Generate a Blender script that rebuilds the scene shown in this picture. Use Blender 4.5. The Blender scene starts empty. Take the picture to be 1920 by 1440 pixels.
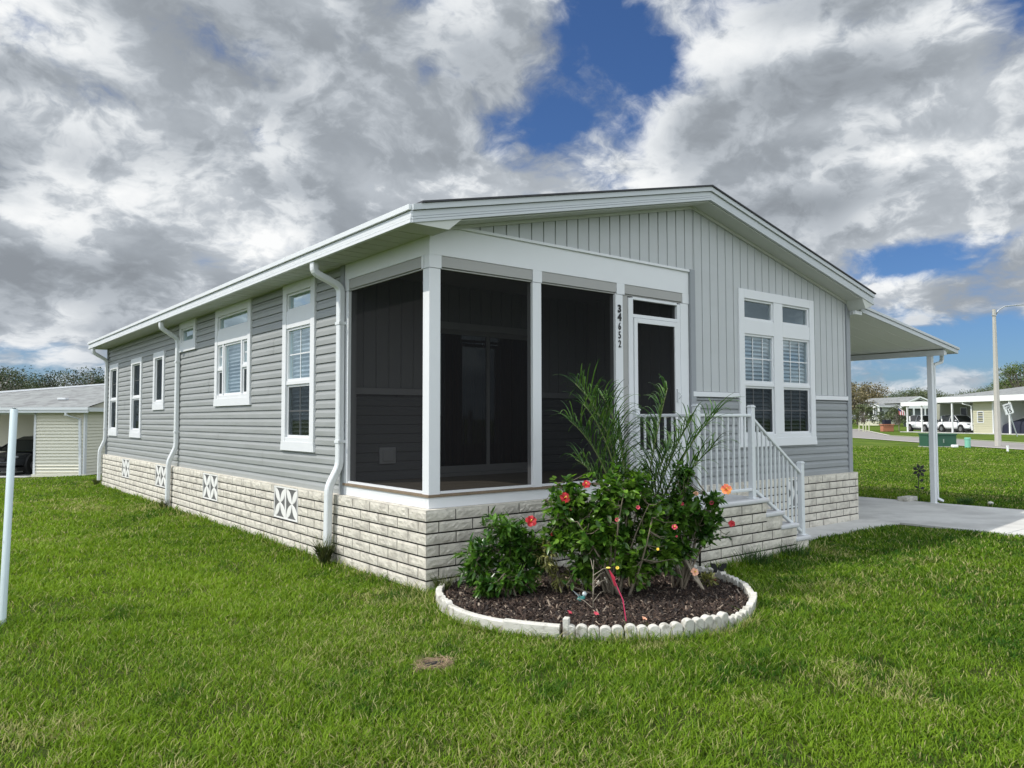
import bpy, math, random
import numpy as np
from mathutils import Vector, Matrix
random.seed(7); rng = np.random.default_rng(11)
S = bpy.context.scene
COL = S.collection
R = math.radians
# ------------------------------------------------------------------ camera
CAM = Vector((-3.57846, -5.71288, 1.50905))
FW = Vector((0.62118, 0.78230, 0.04620)).normalized()
RT = Vector((0.78320, -0.62177, -0.00210)).normalized()
UP = RT.cross(FW).normalized()
cd = bpy.data.cameras.new('camera'); cam = bpy.data.objects.new('camera', cd); COL.objects.link(cam)
m = Matrix((RT, UP, -FW)).transposed().to_4x4(); m.translation = CAM
cam.matrix_world = m
cd.sensor_width = 36; cd.lens = 1425.88 / 1920 * 36; cd.clip_start = 0.05; cd.clip_end = 5000
S.camera = cam
S.view_settings.view_transform = 'Standard'; S.view_settings.look = 'None'
S.view_settings.gamma = 1; S.view_settings.use_curve_mapping = False
S.view_settings.exposure = 0.0
S.render.resolution_x = 1024; S.render.resolution_y = 768
# ------------------------------------------------------------------ sun and sky
SUN = Vector((-0.75, 0.35, 1.0)).normalized()
SUN_EL = math.asin(SUN.z); SUN_AZ = math.atan2(SUN.x, SUN.y)
sd = bpy.data.lights.new('sun', 'SUN'); sd.energy = 4.0; sd.angle = R(0.55); sd.color = (1.0, 0.955, 0.88)
so = bpy.data.objects.new('sun', sd); COL.objects.link(so)
so.rotation_euler = SUN.to_track_quat('Z', 'Y').to_euler(); so.location = SUN * 50

W = bpy.data.worlds.new('World'); S.world = W; W.use_nodes = True
wt = W.node_tree; wt.nodes.clear()
class NT:
    def __init__(s, t): s.t = t
    def n(s, typ, **k):
        nd = s.t.nodes.new(typ)
        for a, b in k.items(): setattr(nd, a, b)
        return nd
    def l(s, a, b): s.t.links.new(a, b)
    def _in(s, sock, v):
        if v is None: return
        if hasattr(v, 'is_output'): s.l(v, sock)
        else: sock.default_value = v
    def m(s, op, a, b=None, c=None, clamp=False):
        nd = s.n('ShaderNodeMath', operation=op); nd.use_clamp = clamp
        s._in(nd.inputs[0], a); s._in(nd.inputs[1], b); s._in(nd.inputs[2], c)
        return nd.outputs[0]
    def vm(s, op, a, b=None, sc=None):
        nd = s.n('ShaderNodeVectorMath', operation=op)
        s._in(nd.inputs[0], a); s._in(nd.inputs[1], b)
        if sc is not None: s._in(nd.inputs['Scale'], sc)
        return nd.outputs['Value'] if op in ('DOT_PRODUCT', 'LENGTH', 'DISTANCE') else nd.outputs[0]
    def noise(s, vec, scale, detail=4, rough=0.5, dist=0.0, lac=2.0):
        nd = s.n('ShaderNodeTexNoise'); s._in(nd.inputs['Vector'], vec)
        nd.inputs['Scale'].default_value = scale; nd.inputs['Detail'].default_value = detail
        nd.inputs['Roughness'].default_value = rough; nd.inputs['Distortion'].default_value = dist
        nd.inputs['Lacunarity'].default_value = lac
        return nd.outputs['Fac']
    def sstep(s, v, a, b, lo=0.0, hi=1.0):
        nd = s.n('ShaderNodeMapRange', interpolation_type='SMOOTHSTEP')
        s._in(nd.inputs[0], v)
        for i, x in zip((1, 2, 3, 4), (a, b, lo, hi)): nd.inputs[i].default_value = x
        return nd.outputs[0]
    def mix(s, f, a, b, typ='RGBA', blend='MIX'):
        nd = s.n('ShaderNodeMix', data_type=typ, blend_type=blend)
        s._in(nd.inputs[0], f); i = 6 if typ == 'RGBA' else 2
        s._in(nd.inputs[i], a); s._in(nd.inputs[i + 1], b)
        return nd.outputs[2 if typ == 'RGBA' else 0]
w = NT(wt)
tc = w.n('ShaderNodeTexCoord'); D = tc.outputs['Generated']
sky = w.n('ShaderNodeTexSky', sky_type='NISHITA'); sky.sun_disc = False
sky.sun_elevation = SUN_EL; sky.sun_rotation = SUN_AZ; sky.air_density = 1.0; sky.dust_density = 0.6; sky.ozone_density = 2.5
sep = w.n('ShaderNodeSeparateXYZ'); w.l(D, sep.inputs[0])
zc = w.m('MAXIMUM', sep.outputs[2], 0.0)
inv = w.m('DIVIDE', 1.0, w.m('ADD', zc, 0.42))
pl = w.n('ShaderNodeCombineXYZ'); w.l(w.m('MULTIPLY', sep.outputs[0], inv), pl.inputs[0]); w.l(w.m('MULTIPLY', sep.outputs[1], inv), pl.inputs[1])
P = pl.outputs[0]
# cumulus layer: big masses broken into billowing puffs, lit from the sun side
P2 = w.vm('ADD', P, (3.7, 1.3, 0.0))
SO = (SUN.x * 0.055, SUN.y * 0.055, 0.03)
SO2 = (SUN.x * 0.20, SUN.y * 0.20, 0.0)
def warp(vec):
    nd = w.n('ShaderNodeTexNoise'); w._in(nd.inputs['Vector'], vec); nd.inputs['Scale'].default_value = 3.0; nd.inputs['Detail'].default_value = 4; nd.inputs['Roughness'].default_value = 0.6
    return w.vm('ADD', vec, w.vm('SCALE', w.vm('SUBTRACT', nd.outputs['Color'], (0.5, 0.5, 0.5)), None, 0.17))
def billow(vec, scale, detail=5):
    nd = w.n('ShaderNodeTexVoronoi', feature='F1'); w._in(nd.inputs['Vector'], vec); nd.inputs['Scale'].default_value = scale
    nd.inputs['Detail'].default_value = detail; nd.inputs['Roughness'].default_value = 0.55; nd.inputs['Lacunarity'].default_value = 2.1; nd.normalize = True
    return w.m('SUBTRACT', 1.0, nd.outputs['Distance'])
PW = warp(P2)
def dens(vec, v, det):
    a = w.noise(vec, 1.7, 2, 0.5)
    b = billow(v, 4.6, 3); c = w.noise(v, 7.5, det, 0.66)
    return w.m('ADD', w.m('ADD', w.m('MULTIPLY', a, 0.42), w.m('MULTIPLY', b, 0.36)), w.m('MULTIPLY', c, 0.22))
d0 = dens(P2, PW, 6); d1 = dens(w.vm('ADD', P2, SO), w.vm('ADD', PW, SO), 5); d2 = w.noise(w.vm('ADD', P2, SO2), 2.2, 2, 0.55); d3 = w.noise(P2, 2.2, 2, 0.55)
az = w.m('MULTIPLY', w.m('ARCTAN2', sep.outputs[0], sep.outputs[1]), 57.2958)
el = w.m('MULTIPLY', w.m('ARCSINE', sep.outputs[2]), 57.2958)
def blob(a, e, wa, we):
    x = w.m('DIVIDE', w.m('SUBTRACT', az, a), wa); y = w.m('DIVIDE', w.m('SUBTRACT', el, e), we)
    return w.m('EXPONENT', w.m('MULTIPLY', w.m('ADD', w.m('MULTIPLY', x, x), w.m('MULTIPLY', y, y)), -1.0))
def addall(l):
    r = l[0]
    for x in l[1:]: r = w.m('ADD', r, x)
    return r
holes = addall([w.m('MULTIPLY', blob(45.2, 28.2, 2.5, 3.0), 0.78), w.m('MULTIPLY', blob(48.6, 24.6, 2.2, 3.0), 0.60), w.m('MULTIPLY', blob(41.0, 22.6, 3.4, 2.6), 0.75), w.m('MULTIPLY', blob(37.2, 19.8, 3.0, 1.8), 0.75), w.m('MULTIPLY', blob(49.0, 20.5, 2.4, 1.8), 0.6),
                w.m('MULTIPLY', blob(66.5, 10.7, 7.0, 2.0), 1.7), w.m('MULTIPLY', blob(66.0, 17.4, 1.6, 0.9), 0.7), w.m('MULTIPLY', blob(67.0, 3.8, 10.0, 2.6), 1.5), w.m('MULTIPLY', blob(20, 18.6, 3.0, 1.4), 0.3), w.m('MULTIPLY', blob(15.5, 10.6, 2.0, 1.2), 0.4), blob(100, 50, 25, 15), blob(-60, 35, 30, 12), w.m('MULTIPLY', blob(30, 9, 26, 5.0), -0.5), w.m('MULTIPLY', blob(33.5, 17.3, 4, 3), -0.6)])
cover = w.m('SUBTRACT', w.m('ADD', d0, 0.04), w.m('MULTIPLY', holes, 0.115))
alpha = w.sstep(cover, 0.488, 0.588)
shade = w.sstep(w.m('SUBTRACT', d0, d1), -0.038, 0.042)
mass = w.sstep(w.m('SUBTRACT', d3, d2), -0.13, 0.13)
core = w.sstep(cover, 0.56, 0.72)
lit = w.m('ADD', w.m('MULTIPLY', shade, 0.42), w.m('ADD', w.m('MULTIPLY', mass, 0.34), w.m('MULTIPLY', w.m('SUBTRACT', 1.0, core), 0.30)))
darkm = addall([blob(27, 26, 15, 4.5), blob(2, 17, 12, 2.2), blob(63, 22.5, 10, 1.4), blob(60, 14.8, 10, 1.3), blob(10, 9.5, 9, 1.4), blob(4, 21, 6, 1.2), blob(70, 27, 8, 1.5)])
brightm = addall([blob(62, 20.0, 8, 1.2), blob(45, 17.5, 5.5, 2.0), blob(60, 25.2, 9, 1.1), blob(14, 15, 8, 2.2), blob(3, 24.5, 4, 2.0), blob(31, 17.5, 5, 2.2), blob(71, 15.5, 5, 1.5), blob(24, 28.5, 4, 1.4), blob(66, 17.5, 4, 0.8), blob(22, 12, 4, 1.5), blob(8, 13, 5, 1.4), blob(36, 16, 5, 1.6), blob(66, 14, 4, 1.0), blob(17, 7.5, 6, 1.0)])
lit = w.m('ADD', lit, w.m('SUBTRACT', w.m('MULTIPLY', brightm, 0.26), w.m('ADD', w.m('MULTIPLY', darkm, 0.30), 0.07)), clamp=True)
ramp = w.n('ShaderNodeValToRGB'); w.l(lit, ramp.inputs[0])
cr = ramp.color_ramp; cr.elements[0].position = 0.0; cr.elements[0].color = (0.27, 0.297, 0.33, 1)
cr.elements[1].position = 1.0; cr.elements[1].color = (0.98, 0.99, 0.99, 1)
for p_, c_ in ((0.3, (0.35, 0.385, 0.425, 1)), (0.55, (0.50, 0.54, 0.585, 1)), (0.78, (0.78, 0.81, 0.835, 1))):
    e = cr.elements.new(p_); e.color = c_
skyc = w.vm('MULTIPLY', sky.outputs[0], (0.048, 0.068, 0.098))
hz = w.sstep(el, -2.0, 9.0, 1.0, 0.0)
cloudc = w.mix(w.m('MULTIPLY', hz, 0.35), ramp.outputs[0], (0.42, 0.47, 0.56, 1))
skyfin = w.mix(w.m('MULTIPLY', alpha, w.sstep(el, -1, 6, 0.72, 1.0)), skyc, cloudc)
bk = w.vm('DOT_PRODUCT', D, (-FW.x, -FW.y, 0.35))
gain = w.m('ADD', 1.0, w.m('MULTIPLY', w.sstep(bk, -0.25, 0.6), 1.85))  # sky brightened behind and above the camera, added fill for the shaded front wall
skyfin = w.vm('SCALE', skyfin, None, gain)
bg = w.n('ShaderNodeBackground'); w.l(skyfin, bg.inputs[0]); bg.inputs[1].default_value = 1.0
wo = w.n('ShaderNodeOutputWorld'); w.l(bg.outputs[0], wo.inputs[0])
W.cycles.sampling_method = 'MANUAL'; W.cycles.sample_map_resolution = 512

# ------------------------------------------------------------------ materials
MATS = {}
def M(name, col, rough=0.55, var=0.06, vscale=3.0, bump=0.0, bscale=60.0, metal=0.0, spec=0.4, wave=0.0, col2=None, c2scale=1.0, c2=(0.45, 0.62), trans=0.0):
    if name in MATS: return MATS[name]
    mt = bpy.data.materials.new(name); mt.use_nodes = True; t = NT(mt.node_tree); mt.node_tree.nodes.clear()
    g = t.n('ShaderNodeNewGeometry'); pos = g.outputs['Position']
    b = t.n('ShaderNodeBsdfPrincipled'); o = t.n('ShaderNodeOutputMaterial'); t.l(b.outputs[0], o.inputs[0])
    c = (*col, 1)
    if col2:
        f = t.sstep(t.noise(pos, c2scale, 6, 0.6), *c2); c = t.mix(f, c, (*col2, 1))
    nz = t.noise(pos, vscale, 6, 0.6)
    k = t.m('ADD', t.m('MULTIPLY', t.m('SUBTRACT', nz, 0.5), var * 2), 1.0)
    vmn = t.n('ShaderNodeVectorMath', operation='SCALE'); t._in(vmn.inputs[0], c if col2 else tuple(col)); t.l(k, vmn.inputs['Scale'])
    t.l(vmn.outputs[0], b.inputs['Base Color'])
    b.inputs['Roughness'].default_value = rough; b.inputs['Metallic'].default_value = metal
    b.inputs['Specular IOR Level'].default_value = spec
    if bump:
        bn = t.n('ShaderNodeBump'); bn.inputs['Strength'].default_value = bump; bn.inputs['Distance'].default_value = 0.01
        t.l(t.noise(pos, bscale, 6, 0.65), bn.inputs['Height']); t.l(bn.outputs[0], b.inputs['Normal'])
        if wave:
            b2 = t.n('ShaderNodeBump'); b2.inputs['Strength'].default_value = 1.0; b2.inputs['Distance'].default_value = wave
            t.l(t.noise(t.vm('MULTIPLY', pos, (1.0, 1.0, 2.5)), 1.6, 2, 0.5), b2.inputs['Height']); t.l(b2.outputs[0], bn.inputs['Normal'])
    MATS[name] = mt
    return mt
def leafmat(name, c1, c2, rough=0.35, scale=9.0, trans=0.25, attr=None):
    if name in MATS: return MATS[name]
    mt = bpy.data.materials.new(name); mt.use_nodes = True; t = NT(mt.node_tree); mt.node_tree.nodes.clear()
    g = t.n('ShaderNodeNewGeometry'); o = t.n('ShaderNodeOutputMaterial')
    b = t.n('ShaderNodeBsdfPrincipled'); tr = t.n('ShaderNodeBsdfTranslucent'); mx = t.n('ShaderNodeMixShader')
    if attr:
        a = t.n('ShaderNodeAttribute'); a.attribute_name = attr; f = a.outputs['Fac']
    else:
        wn = t.n('ShaderNodeTexNoise'); wn.inputs['Scale'].default_value = scale; wn.inputs['Detail'].default_value = 2
        t.l(g.outputs['Position'], wn.inputs['Vector']); f = t.sstep(wn.outputs['Fac'], 0.35, 0.65)
    c = t.mix(f, (*c1, 1), (*c2, 1))
    isl = t.m('ADD', 0.55, t.m('MULTIPLY', g.outputs['Random Per Island'], 0.95))
    v = t.n('ShaderNodeVectorMath', operation='SCALE'); t.l(c, v.inputs[0]); t.l(isl, v.inputs['Scale'])
    t.l(v.outputs[0], b.inputs['Base Color']); b.inputs['Roughness'].default_value = rough; b.inputs['Specular IOR Level'].default_value = 0.45
    tv = t.vm('MULTIPLY', v.outputs[0], (1.3, 1.5, 0.6)); t.l(tv, tr.inputs[0])
    mx.inputs[0].default_value = trans; t.l(b.outputs[0], mx.inputs[1]); t.l(tr.outputs[0], mx.inputs[2]); t.l(mx.outputs[0], o.inputs[0])
    MATS[name] = mt; return mt
def glassmat(name, refl, tint=(0.8, 0.85, 0.88), base=None):
    mt = bpy.data.materials.new(name); mt.use_nodes = True; t = NT(mt.node_tree); mt.node_tree.nodes.clear()
    o = t.n('ShaderNodeOutputMaterial'); a = t.n('ShaderNodeBsdfTransparent'); a.inputs[0].default_value = (*tint, 1)
    g = t.n('ShaderNodeBsdfGlossy'); g.inputs['Roughness'].default_value = 0.015; g.inputs['Color'].default_value = (0.80, 0.96, 1.0, 1)
    ly = t.n('ShaderNodeLayerWeight'); ly.inputs[0].default_value = 0.35
    f = t.m('ADD', refl, t.m('MULTIPLY', ly.outputs['Fresnel'], 0.45), clamp=True)
    ge = t.n('ShaderNodeNewGeometry'); bn = t.n('ShaderNodeBump'); bn.inputs['Strength'].default_value = 0.04; bn.inputs['Distance'].default_value = 0.02
    t.l(t.noise(ge.outputs['Position'], 2.5, 2), bn.inputs['Height']); t.l(bn.outputs[0], g.inputs['Normal'])
    mx = t.n('ShaderNodeMixShader'); t.l(f, mx.inputs[0]); t.l(a.outputs[0], mx.inputs[1]); t.l(g.outputs[0], mx.inputs[2]); t.l(mx.outputs[0], o.inputs[0])
    MATS[name] = mt; return mt
def screenmat(name, dens=0.62):
    mt = bpy.data.materials.new(name); mt.use_nodes = True; t = NT(mt.node_tree); mt.node_tree.nodes.clear()
    o = t.n('ShaderNodeOutputMaterial'); a = t.n('ShaderNodeBsdfTransparent')
    d = t.n('ShaderNodeBsdfDiffuse'); d.inputs[0].default_value = (0.012, 0.012, 0.013, 1)
    mx = t.n('ShaderNodeMixShader'); mx.inputs[0].default_value = dens
    t.l(a.outputs[0], mx.inputs[1]); t.l(d.outputs[0], mx.inputs[2]); t.l(mx.outputs[0], o.inputs[0])
    MATS[name] = mt; return mt
white = M('white_trim', (0.67, 0.68, 0.69), 0.45, 0.04, 4)
whitem = M('white_aluminium', (0.66, 0.68, 0.69), 0.38, 0.05, 2.2, spec=0.5)
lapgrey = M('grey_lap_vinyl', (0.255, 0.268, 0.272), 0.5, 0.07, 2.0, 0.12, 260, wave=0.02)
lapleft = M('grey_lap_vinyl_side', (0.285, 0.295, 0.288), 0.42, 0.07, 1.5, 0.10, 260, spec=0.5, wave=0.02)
boardgrey = M('light_grey_board_vinyl', (0.45, 0.465, 0.468), 0.5, 0.06, 2.0, 0.1, 200, wave=0.015)
cornerg = M('grey_corner_vinyl', (0.27, 0.285, 0.30), 0.5)
taupe = M('taupe_shade_cassette', (0.34, 0.335, 0.32), 0.5, 0.04)
blockm = M('split_face_block', (0.64, 0.60, 0.515), 0.9, 0.18, 26, 1.0, 130, col2=(0.50, 0.465, 0.40), c2scale=6.0)
mortar = M('dark_joint', (0.026, 0.022, 0.018), 0.95)
concrete = M('pale_concrete', (0.52, 0.515, 0.49), 0.85, 0.20, 3.2, 0.4, 120, col2=(0.40, 0.395, 0.375), c2scale=1.1, c2=(0.42, 0.66))
stepcon = M('step_concrete', (0.55, 0.55, 0.55), 0.8, 0.08, 4, 0.3, 150)
edgecon = M('white_edging_concrete', (0.56, 0.54, 0.485), 0.88, 0.26, 16, 0.9, 90, col2=(0.20, 0.18, 0.13), c2scale=11.0, c2=(0.50, 0.72))
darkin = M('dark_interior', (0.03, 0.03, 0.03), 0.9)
woodfl = M('porch_wood', (0.36, 0.31, 0.24), 0.6, 0.25, 6)
wooded = M('weathered_wood', (0.20, 0.15, 0.10), 0.8, 0.4, 12, 0.4, 80)
blindm = M('white_blind', (0.70, 0.74, 0.76), 0.5)
shingle = M('dark_shingle', (0.055, 0.055, 0.06), 0.9, 0.25, 20, 0.5, 80)
shingleg = M('grey_shingle', (0.235, 0.245, 0.24), 0.9, 0.25, 2.2, 0.5, 20, col2=(0.175, 0.178, 0.178), c2scale=2.5)
glass = glassmat('window_glass', 0.22)
glassdk = glassmat('dark_window_glass', 0.07, (0.50, 0.48, 0.46))
screen = screenmat('insect_screen', 0.73)
black = M('black_paint', (0.012, 0.012, 0.013), 0.4)
cream = M('cream_vinyl', (0.70, 0.67, 0.55), 0.5, 0.04)
beige = M('beige_vinyl', (0.50, 0.48, 0.345), 0.55, 0.04)
soffitm = M('soffit_panel', (0.50, 0.515, 0.475), 0.6, 0.03)

# ------------------------------------------------------------------ mesh helpers
class MB:
    def __init__(s): s.v = []; s.f = []
    def add(s, vs, fs):
        o = len(s.v); s.v += [tuple(map(float, v)) for v in vs]; s.f += [tuple(i + o for i in f) for f in fs]; return s
    def box(s, x0, x1, y0, y1, z0, z1, fn=None):
        vs = [(x, y, z) for z in (z0, z1) for y in (y0, y1) for x in (x0, x1)]
        if fn: vs = [fn(*q) for q in vs]
        return s.add(vs, [(0, 2, 3, 1), (4, 5, 7, 6), (0, 1, 5, 4), (2, 6, 7, 3), (0, 4, 6, 2), (1, 3, 7, 5)])
    def prism(s, pts, vec):
        n = len(pts); a = [Vector(q) for q in pts]; b = [q + Vector(vec) for q in a]
        return s.add(a + b, [tuple(range(n))[::-1], tuple(range(n, 2 * n))] + [(i, (i + 1) % n, (i + 1) % n + n, i + n) for i in range(n)])
    def quad(s, *vs): return s.add(vs, [tuple(range(len(vs)))])
    def tube(s, pts, r, n=8, caps=True, sq=None):
        pts = [Vector(q) for q in pts]; k = len(pts); rs = r if isinstance(r, (list, tuple)) else [r] * k
        rings = []
        ref = Vector((0, 0, 1)) if sq is None else Vector(sq)
        for i, q in enumerate(pts):
            t = ((pts[min(i + 1, k - 1)] - q).normalized() + (q - pts[max(i - 1, 0)]).normalized()).normalized()
            a = ref.cross(t)
            if a.length < 1e-3: a = Vector((1, 0, 0)).cross(t)
            a.normalize(); b = t.cross(a).normalized()
            rings.append([q + a * math.cos(2 * math.pi * j / n) * rs[i] + b * math.sin(2 * math.pi * j / n) * rs[i] for j in range(n)])
        vs = [v for rg in rings for v in rg]
        fs = [(i * n + j, i * n + (j + 1) % n, (i + 1) * n + (j + 1) % n, (i + 1) * n + j) for i in range(k - 1) for j in range(n)]
        if caps: fs += [tuple(range(n))[::-1], tuple((k - 1) * n + j for j in range(n))]
        return s.add(vs, fs)
    def rtube(s, pts, w_, d_, side):          # rectangular pipe; side = width axis
        pts = [Vector(q) for q in pts]; k = len(pts); side = Vector(side).normalized(); vs = []
        for i, q in enumerate(pts):
            t = ((pts[min(i + 1, k - 1)] - q).normalized() + (q - pts[max(i - 1, 0)]).normalized()).normalized()
            b = t.cross(side).normalized()
            a0 = (pts[min(i + 1, k - 1)] - q).normalized() if i < k - 1 else t
            kx = 1 / max(0.6, t.dot(a0))
            for sx, sy in ((-1, -.7), (-.8, -1), (.8, -1), (1, -.7), (1, .7), (.8, 1), (-.8, 1), (-1, .7)): vs.append(q + side * sx * w_ / 2 + b * sy * d_ / 2 * kx)
        fs = [(i * 8 + j, i * 8 + (j + 1) % 8, (i + 1) * 8 + (j + 1) % 8, (i + 1) * 8 + j) for i in range(k - 1) for j in range(8)]
        fs += [tuple(range(8)), tuple((k - 1) * 8 + j for j in range(8))]
        return s.add(vs, fs)
    def sphere(s, c, r, nu=10, nv=6, sc=(1, 1, 1)):
        vs = [(c[0], c[1], c[2] + r * sc[2])]
        for i in range(1, nv):
            th = math.pi * i / nv
            for j in range(nu):
                ph = 2 * math.pi * j / nu
                vs.append((c[0] + r * sc[0] * math.sin(th) * math.cos(ph), c[1] + r * sc[1] * math.sin(th) * math.sin(ph), c[2] + r * sc[2] * math.cos(th)))
        vs.append((c[0], c[1], c[2] - r * sc[2])); L = len(vs) - 1
        fs = [(0, 1 + j, 1 + (j + 1) % nu) for j in range(nu)]
        for i in range(nv - 2):
            for j in range(nu):
                a = 1 + i * nu + j; b = 1 + i * nu + (j + 1) % nu; fs.append((a, a + nu, b + nu, b))
        a = 1 + (nv - 2) * nu; fs += [(L, a + (j + 1) % nu, a + j) for j in range(nu)]
        return s.add(vs, fs)
    def build(s, name, mat, parent=None, smooth=False, bevel=0, seg=2):
        me = bpy.data.meshes.new(name); me.from_pydata(s.v, [], s.f)
        import bmesh
        bm = bmesh.new(); bm.from_mesh(me)
        if len(s.f) < 60000 and not getattr(s, 'open', False): bmesh.ops.recalc_face_normals(bm, faces=bm.faces)
        bm.to_mesh(me); bm.free()
        me.materials.append(mat)
        if smooth: me.polygons.foreach_set('use_smooth', [True] * len(me.polygons))
        o = bpy.data.objects.new(name, me); COL.objects.link(o)
        if parent: o.parent = parent
        if bevel:
            b = o.modifiers.new('bevel', 'BEVEL'); b.width = bevel; b.segments = seg; b.limit_method = 'ANGLE'; b.angle_limit = R(40)
        return o
def tag(o, label=None, cat=None, group=None, kind=None):
    if label: o['label'] = label
    if cat: o['category'] = cat
    if group: o['group'] = group
    if kind: o['kind'] = kind
    return o
def thing(name, label, cat, loc=(0, 0, 0), rz=0.0, group=None):
    o = bpy.data.objects.new(name, None); COL.objects.link(o); o.empty_display_size = 0.2
    o.location = loc; o.rotation_euler = (0, 0, rz); return tag(o, label, cat, group)
def dup(root, loc=None, rz=None, label=None, scale=None):
    def cp(o, par):
        c = o.copy(); COL.objects.link(c)
        if par: c.parent = par
        for ch in list(o.children): cp(ch, c)
        return c
    c = cp(root, None)
    if loc: c.location = loc
    if rz is not None: c.rotation_euler = (0, 0, rz)
    if label: c['label'] = label
    if scale: c.scale = (scale,) * 3
    return c
def npmesh(name, V, Fl, nper, mat, attr=None, parent=None):   # V (n,3), faces flat with nper verts each
    me = bpy.data.meshes.new(name); nf = len(Fl) // nper
    me.vertices.add(len(V)); me.vertices.foreach_set('co', V.astype(np.float32).ravel())
    me.loops.add(len(Fl)); me.loops.foreach_set('vertex_index', Fl.astype(np.int32))
    me.polygons.add(nf); me.polygons.foreach_set('loop_start', np.arange(0, nf * nper, nper, dtype=np.int32))
    if attr is not None:
        for k_, a_ in attr.items():
            at = me.attributes.new(k_, 'FLOAT', 'POINT'); at.data.foreach_set('value', a_.astype(np.float32))
    me.update(calc_edges=True); me.materials.append(mat)
    o = bpy.data.objects.new(name, me); COL.objects.link(o)
    if parent: o.parent = parent
    return o
def vnoise(x, y, sc, seed=0):
    x = x / sc; y = y / sc; xi = np.floor(x).astype(int); yi = np.floor(y).astype(int); fx = x - xi; fy = y - yi
    fx = fx * fx * (3 - 2 * fx); fy = fy * fy * (3 - 2 * fy)
    def h(a, b):
        n = (a * 374761393 + b * 668265263 + seed * 1442695041) & 0x7fffffff
        n = ((n ^ (n >> 13)) * 1274126177) & 0x7fffffff
        return ((n ^ (n >> 16)) & 0xffff) / 65535.0
    return (h(xi, yi) * (1 - fx) + h(xi + 1, yi) * fx) * (1 - fy) + (h(xi, yi + 1) * (1 - fx) + h(xi + 1, yi + 1) * fx) * fy
def sst(a, b, x): t = np.clip((x - a) / (b - a), 0, 1); return t * t * (3 - 2 * t)

# ------------------------------------------------------------------ ground
def gz(x, y):
    x = np.asarray(x, float); y = np.asarray(y, float)
    z = -0.56 * sst(17.5, 22, y) * (1 - sst(15, 34, x))
    z = z + 0.30 * sst(95, 125, np.hypot(x, y)) * sst(20, 60, x)
    return z
def axis(lo, hi, n0=0.5):
    a = [0.0]; st = n0
    while a[-1] < hi: a.append(a[-1] + st); st = n0 if a[-1] < 30 else st * 1.12
    b = [0.0]; st = n0
    while b[-1] < -lo: b.append(b[-1] + st); st = n0 if b[-1] < 12 else st * 1.15
    return np.array([-q for q in b[:0:-1]] + a)
xs = axis(-900, 1200); ys = axis(-900, 1200)
XX, YY = np.meshgrid(xs, ys); ZZ = gz(XX, YY) - 0.012
V = np.stack([XX.ravel(), YY.ravel(), ZZ.ravel()], 1); nx = len(xs)
I, J = np.meshgrid(np.arange(nx - 1), np.arange(len(ys) - 1)); b0 = (J * nx + I).ravel()
Fq = np.stack([b0, b0 + 1, b0 + 1 + nx, b0 + nx], 1).ravel()
gm = bpy.data.materials.new('lawn_soil'); gm.use_nodes = True; t = NT(gm.node_tree); gm.node_tree.nodes.clear()
ge = t.n('ShaderNodeNewGeometry'); pos = ge.outputs['Position']
f1 = t.sstep(t.noise(pos, 0.45, 5, 0.6), 0.4, 0.62); f2 = t.sstep(t.noise(pos, 14, 6, 0.7), 0.35, 0.7); f3 = t.sstep(t.noise(pos, 1.6, 5, 0.6), 0.52, 0.68)
c = t.mix(f1, (0.075, 0.130, 0.014, 1), (0.125, 0.185, 0.022, 1)); c = t.mix(t.m('MULTIPLY', f2, 0.6), c, (0.03, 0.05, 0.010, 1))
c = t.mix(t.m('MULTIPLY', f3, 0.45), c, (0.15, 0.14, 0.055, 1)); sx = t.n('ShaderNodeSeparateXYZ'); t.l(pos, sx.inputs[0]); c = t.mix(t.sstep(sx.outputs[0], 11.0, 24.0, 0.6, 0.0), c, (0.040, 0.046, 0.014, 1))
b = t.n('ShaderNodeBsdfPrincipled'); t.l(c, b.inputs['Base Color']); b.inputs['Roughness'].default_value = 0.95; b.inputs['Specular IOR Level'].default_value = 0.1
bn = t.n('ShaderNodeBump'); bn.inputs['Strength'].default_value = 0.9; bn.inputs['Distance'].default_value = 0.05
t.l(t.noise(pos, 22, 6, 0.7), bn.inputs['Height']); t.l(bn.outputs[0], b.inputs['Normal'])
o = t.n('ShaderNodeOutputMaterial'); t.l(b.outputs[0], o.inputs[0])
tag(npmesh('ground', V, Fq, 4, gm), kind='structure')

BEDC = (1.03, -1.12)
BED = [(0.14, -0.06), (-0.08, -0.30), (-0.22, -0.62), (-0.28, -1.00), (-0.22, -1.32), (-0.08, -1.60), (0.10, -1.86), (0.36, -2.10), (0.68, -2.28), (1.04, -2.34), (1.40, -2.27), (1.74, -2.10), (2.04, -1.84), (2.26, -1.50), (2.38, -1.16), (2.32, -0.86), (2.12, -0.62), (1.86, -0.50)]
def inbed(x, y, grow=0.0):
    a = np.arctan2(y - BEDC[1], x - BEDC[0]); pa = np.array([math.atan2(q[1] - BEDC[1], q[0] - BEDC[0]) for q in BED]); pr = np.array([math.hypot(q[1] - BEDC[1], q[0] - BEDC[0]) for q in BED])
    o_ = np.argsort(pa); return np.hypot(x - BEDC[0], y - BEDC[1]) < np.interp(a, pa[o_], pr[o_], period=2 * math.pi) + grow
def dedge(x):    # grass edge in front of walk and driveway (wavy, rounded corner)
    return x
def paved(x, y, wob=0.0):
    walk = (x > 4.55) & (x < 7.9) & (y > -0.56 + wob) & (y < 0.2)
    drv = (x > 7.62 + wob - 0.25 * sst(-1.6, -0.5, y)) & (x < 10.72) & (y > -9) & (y < 12)
    return walk | drv
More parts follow.
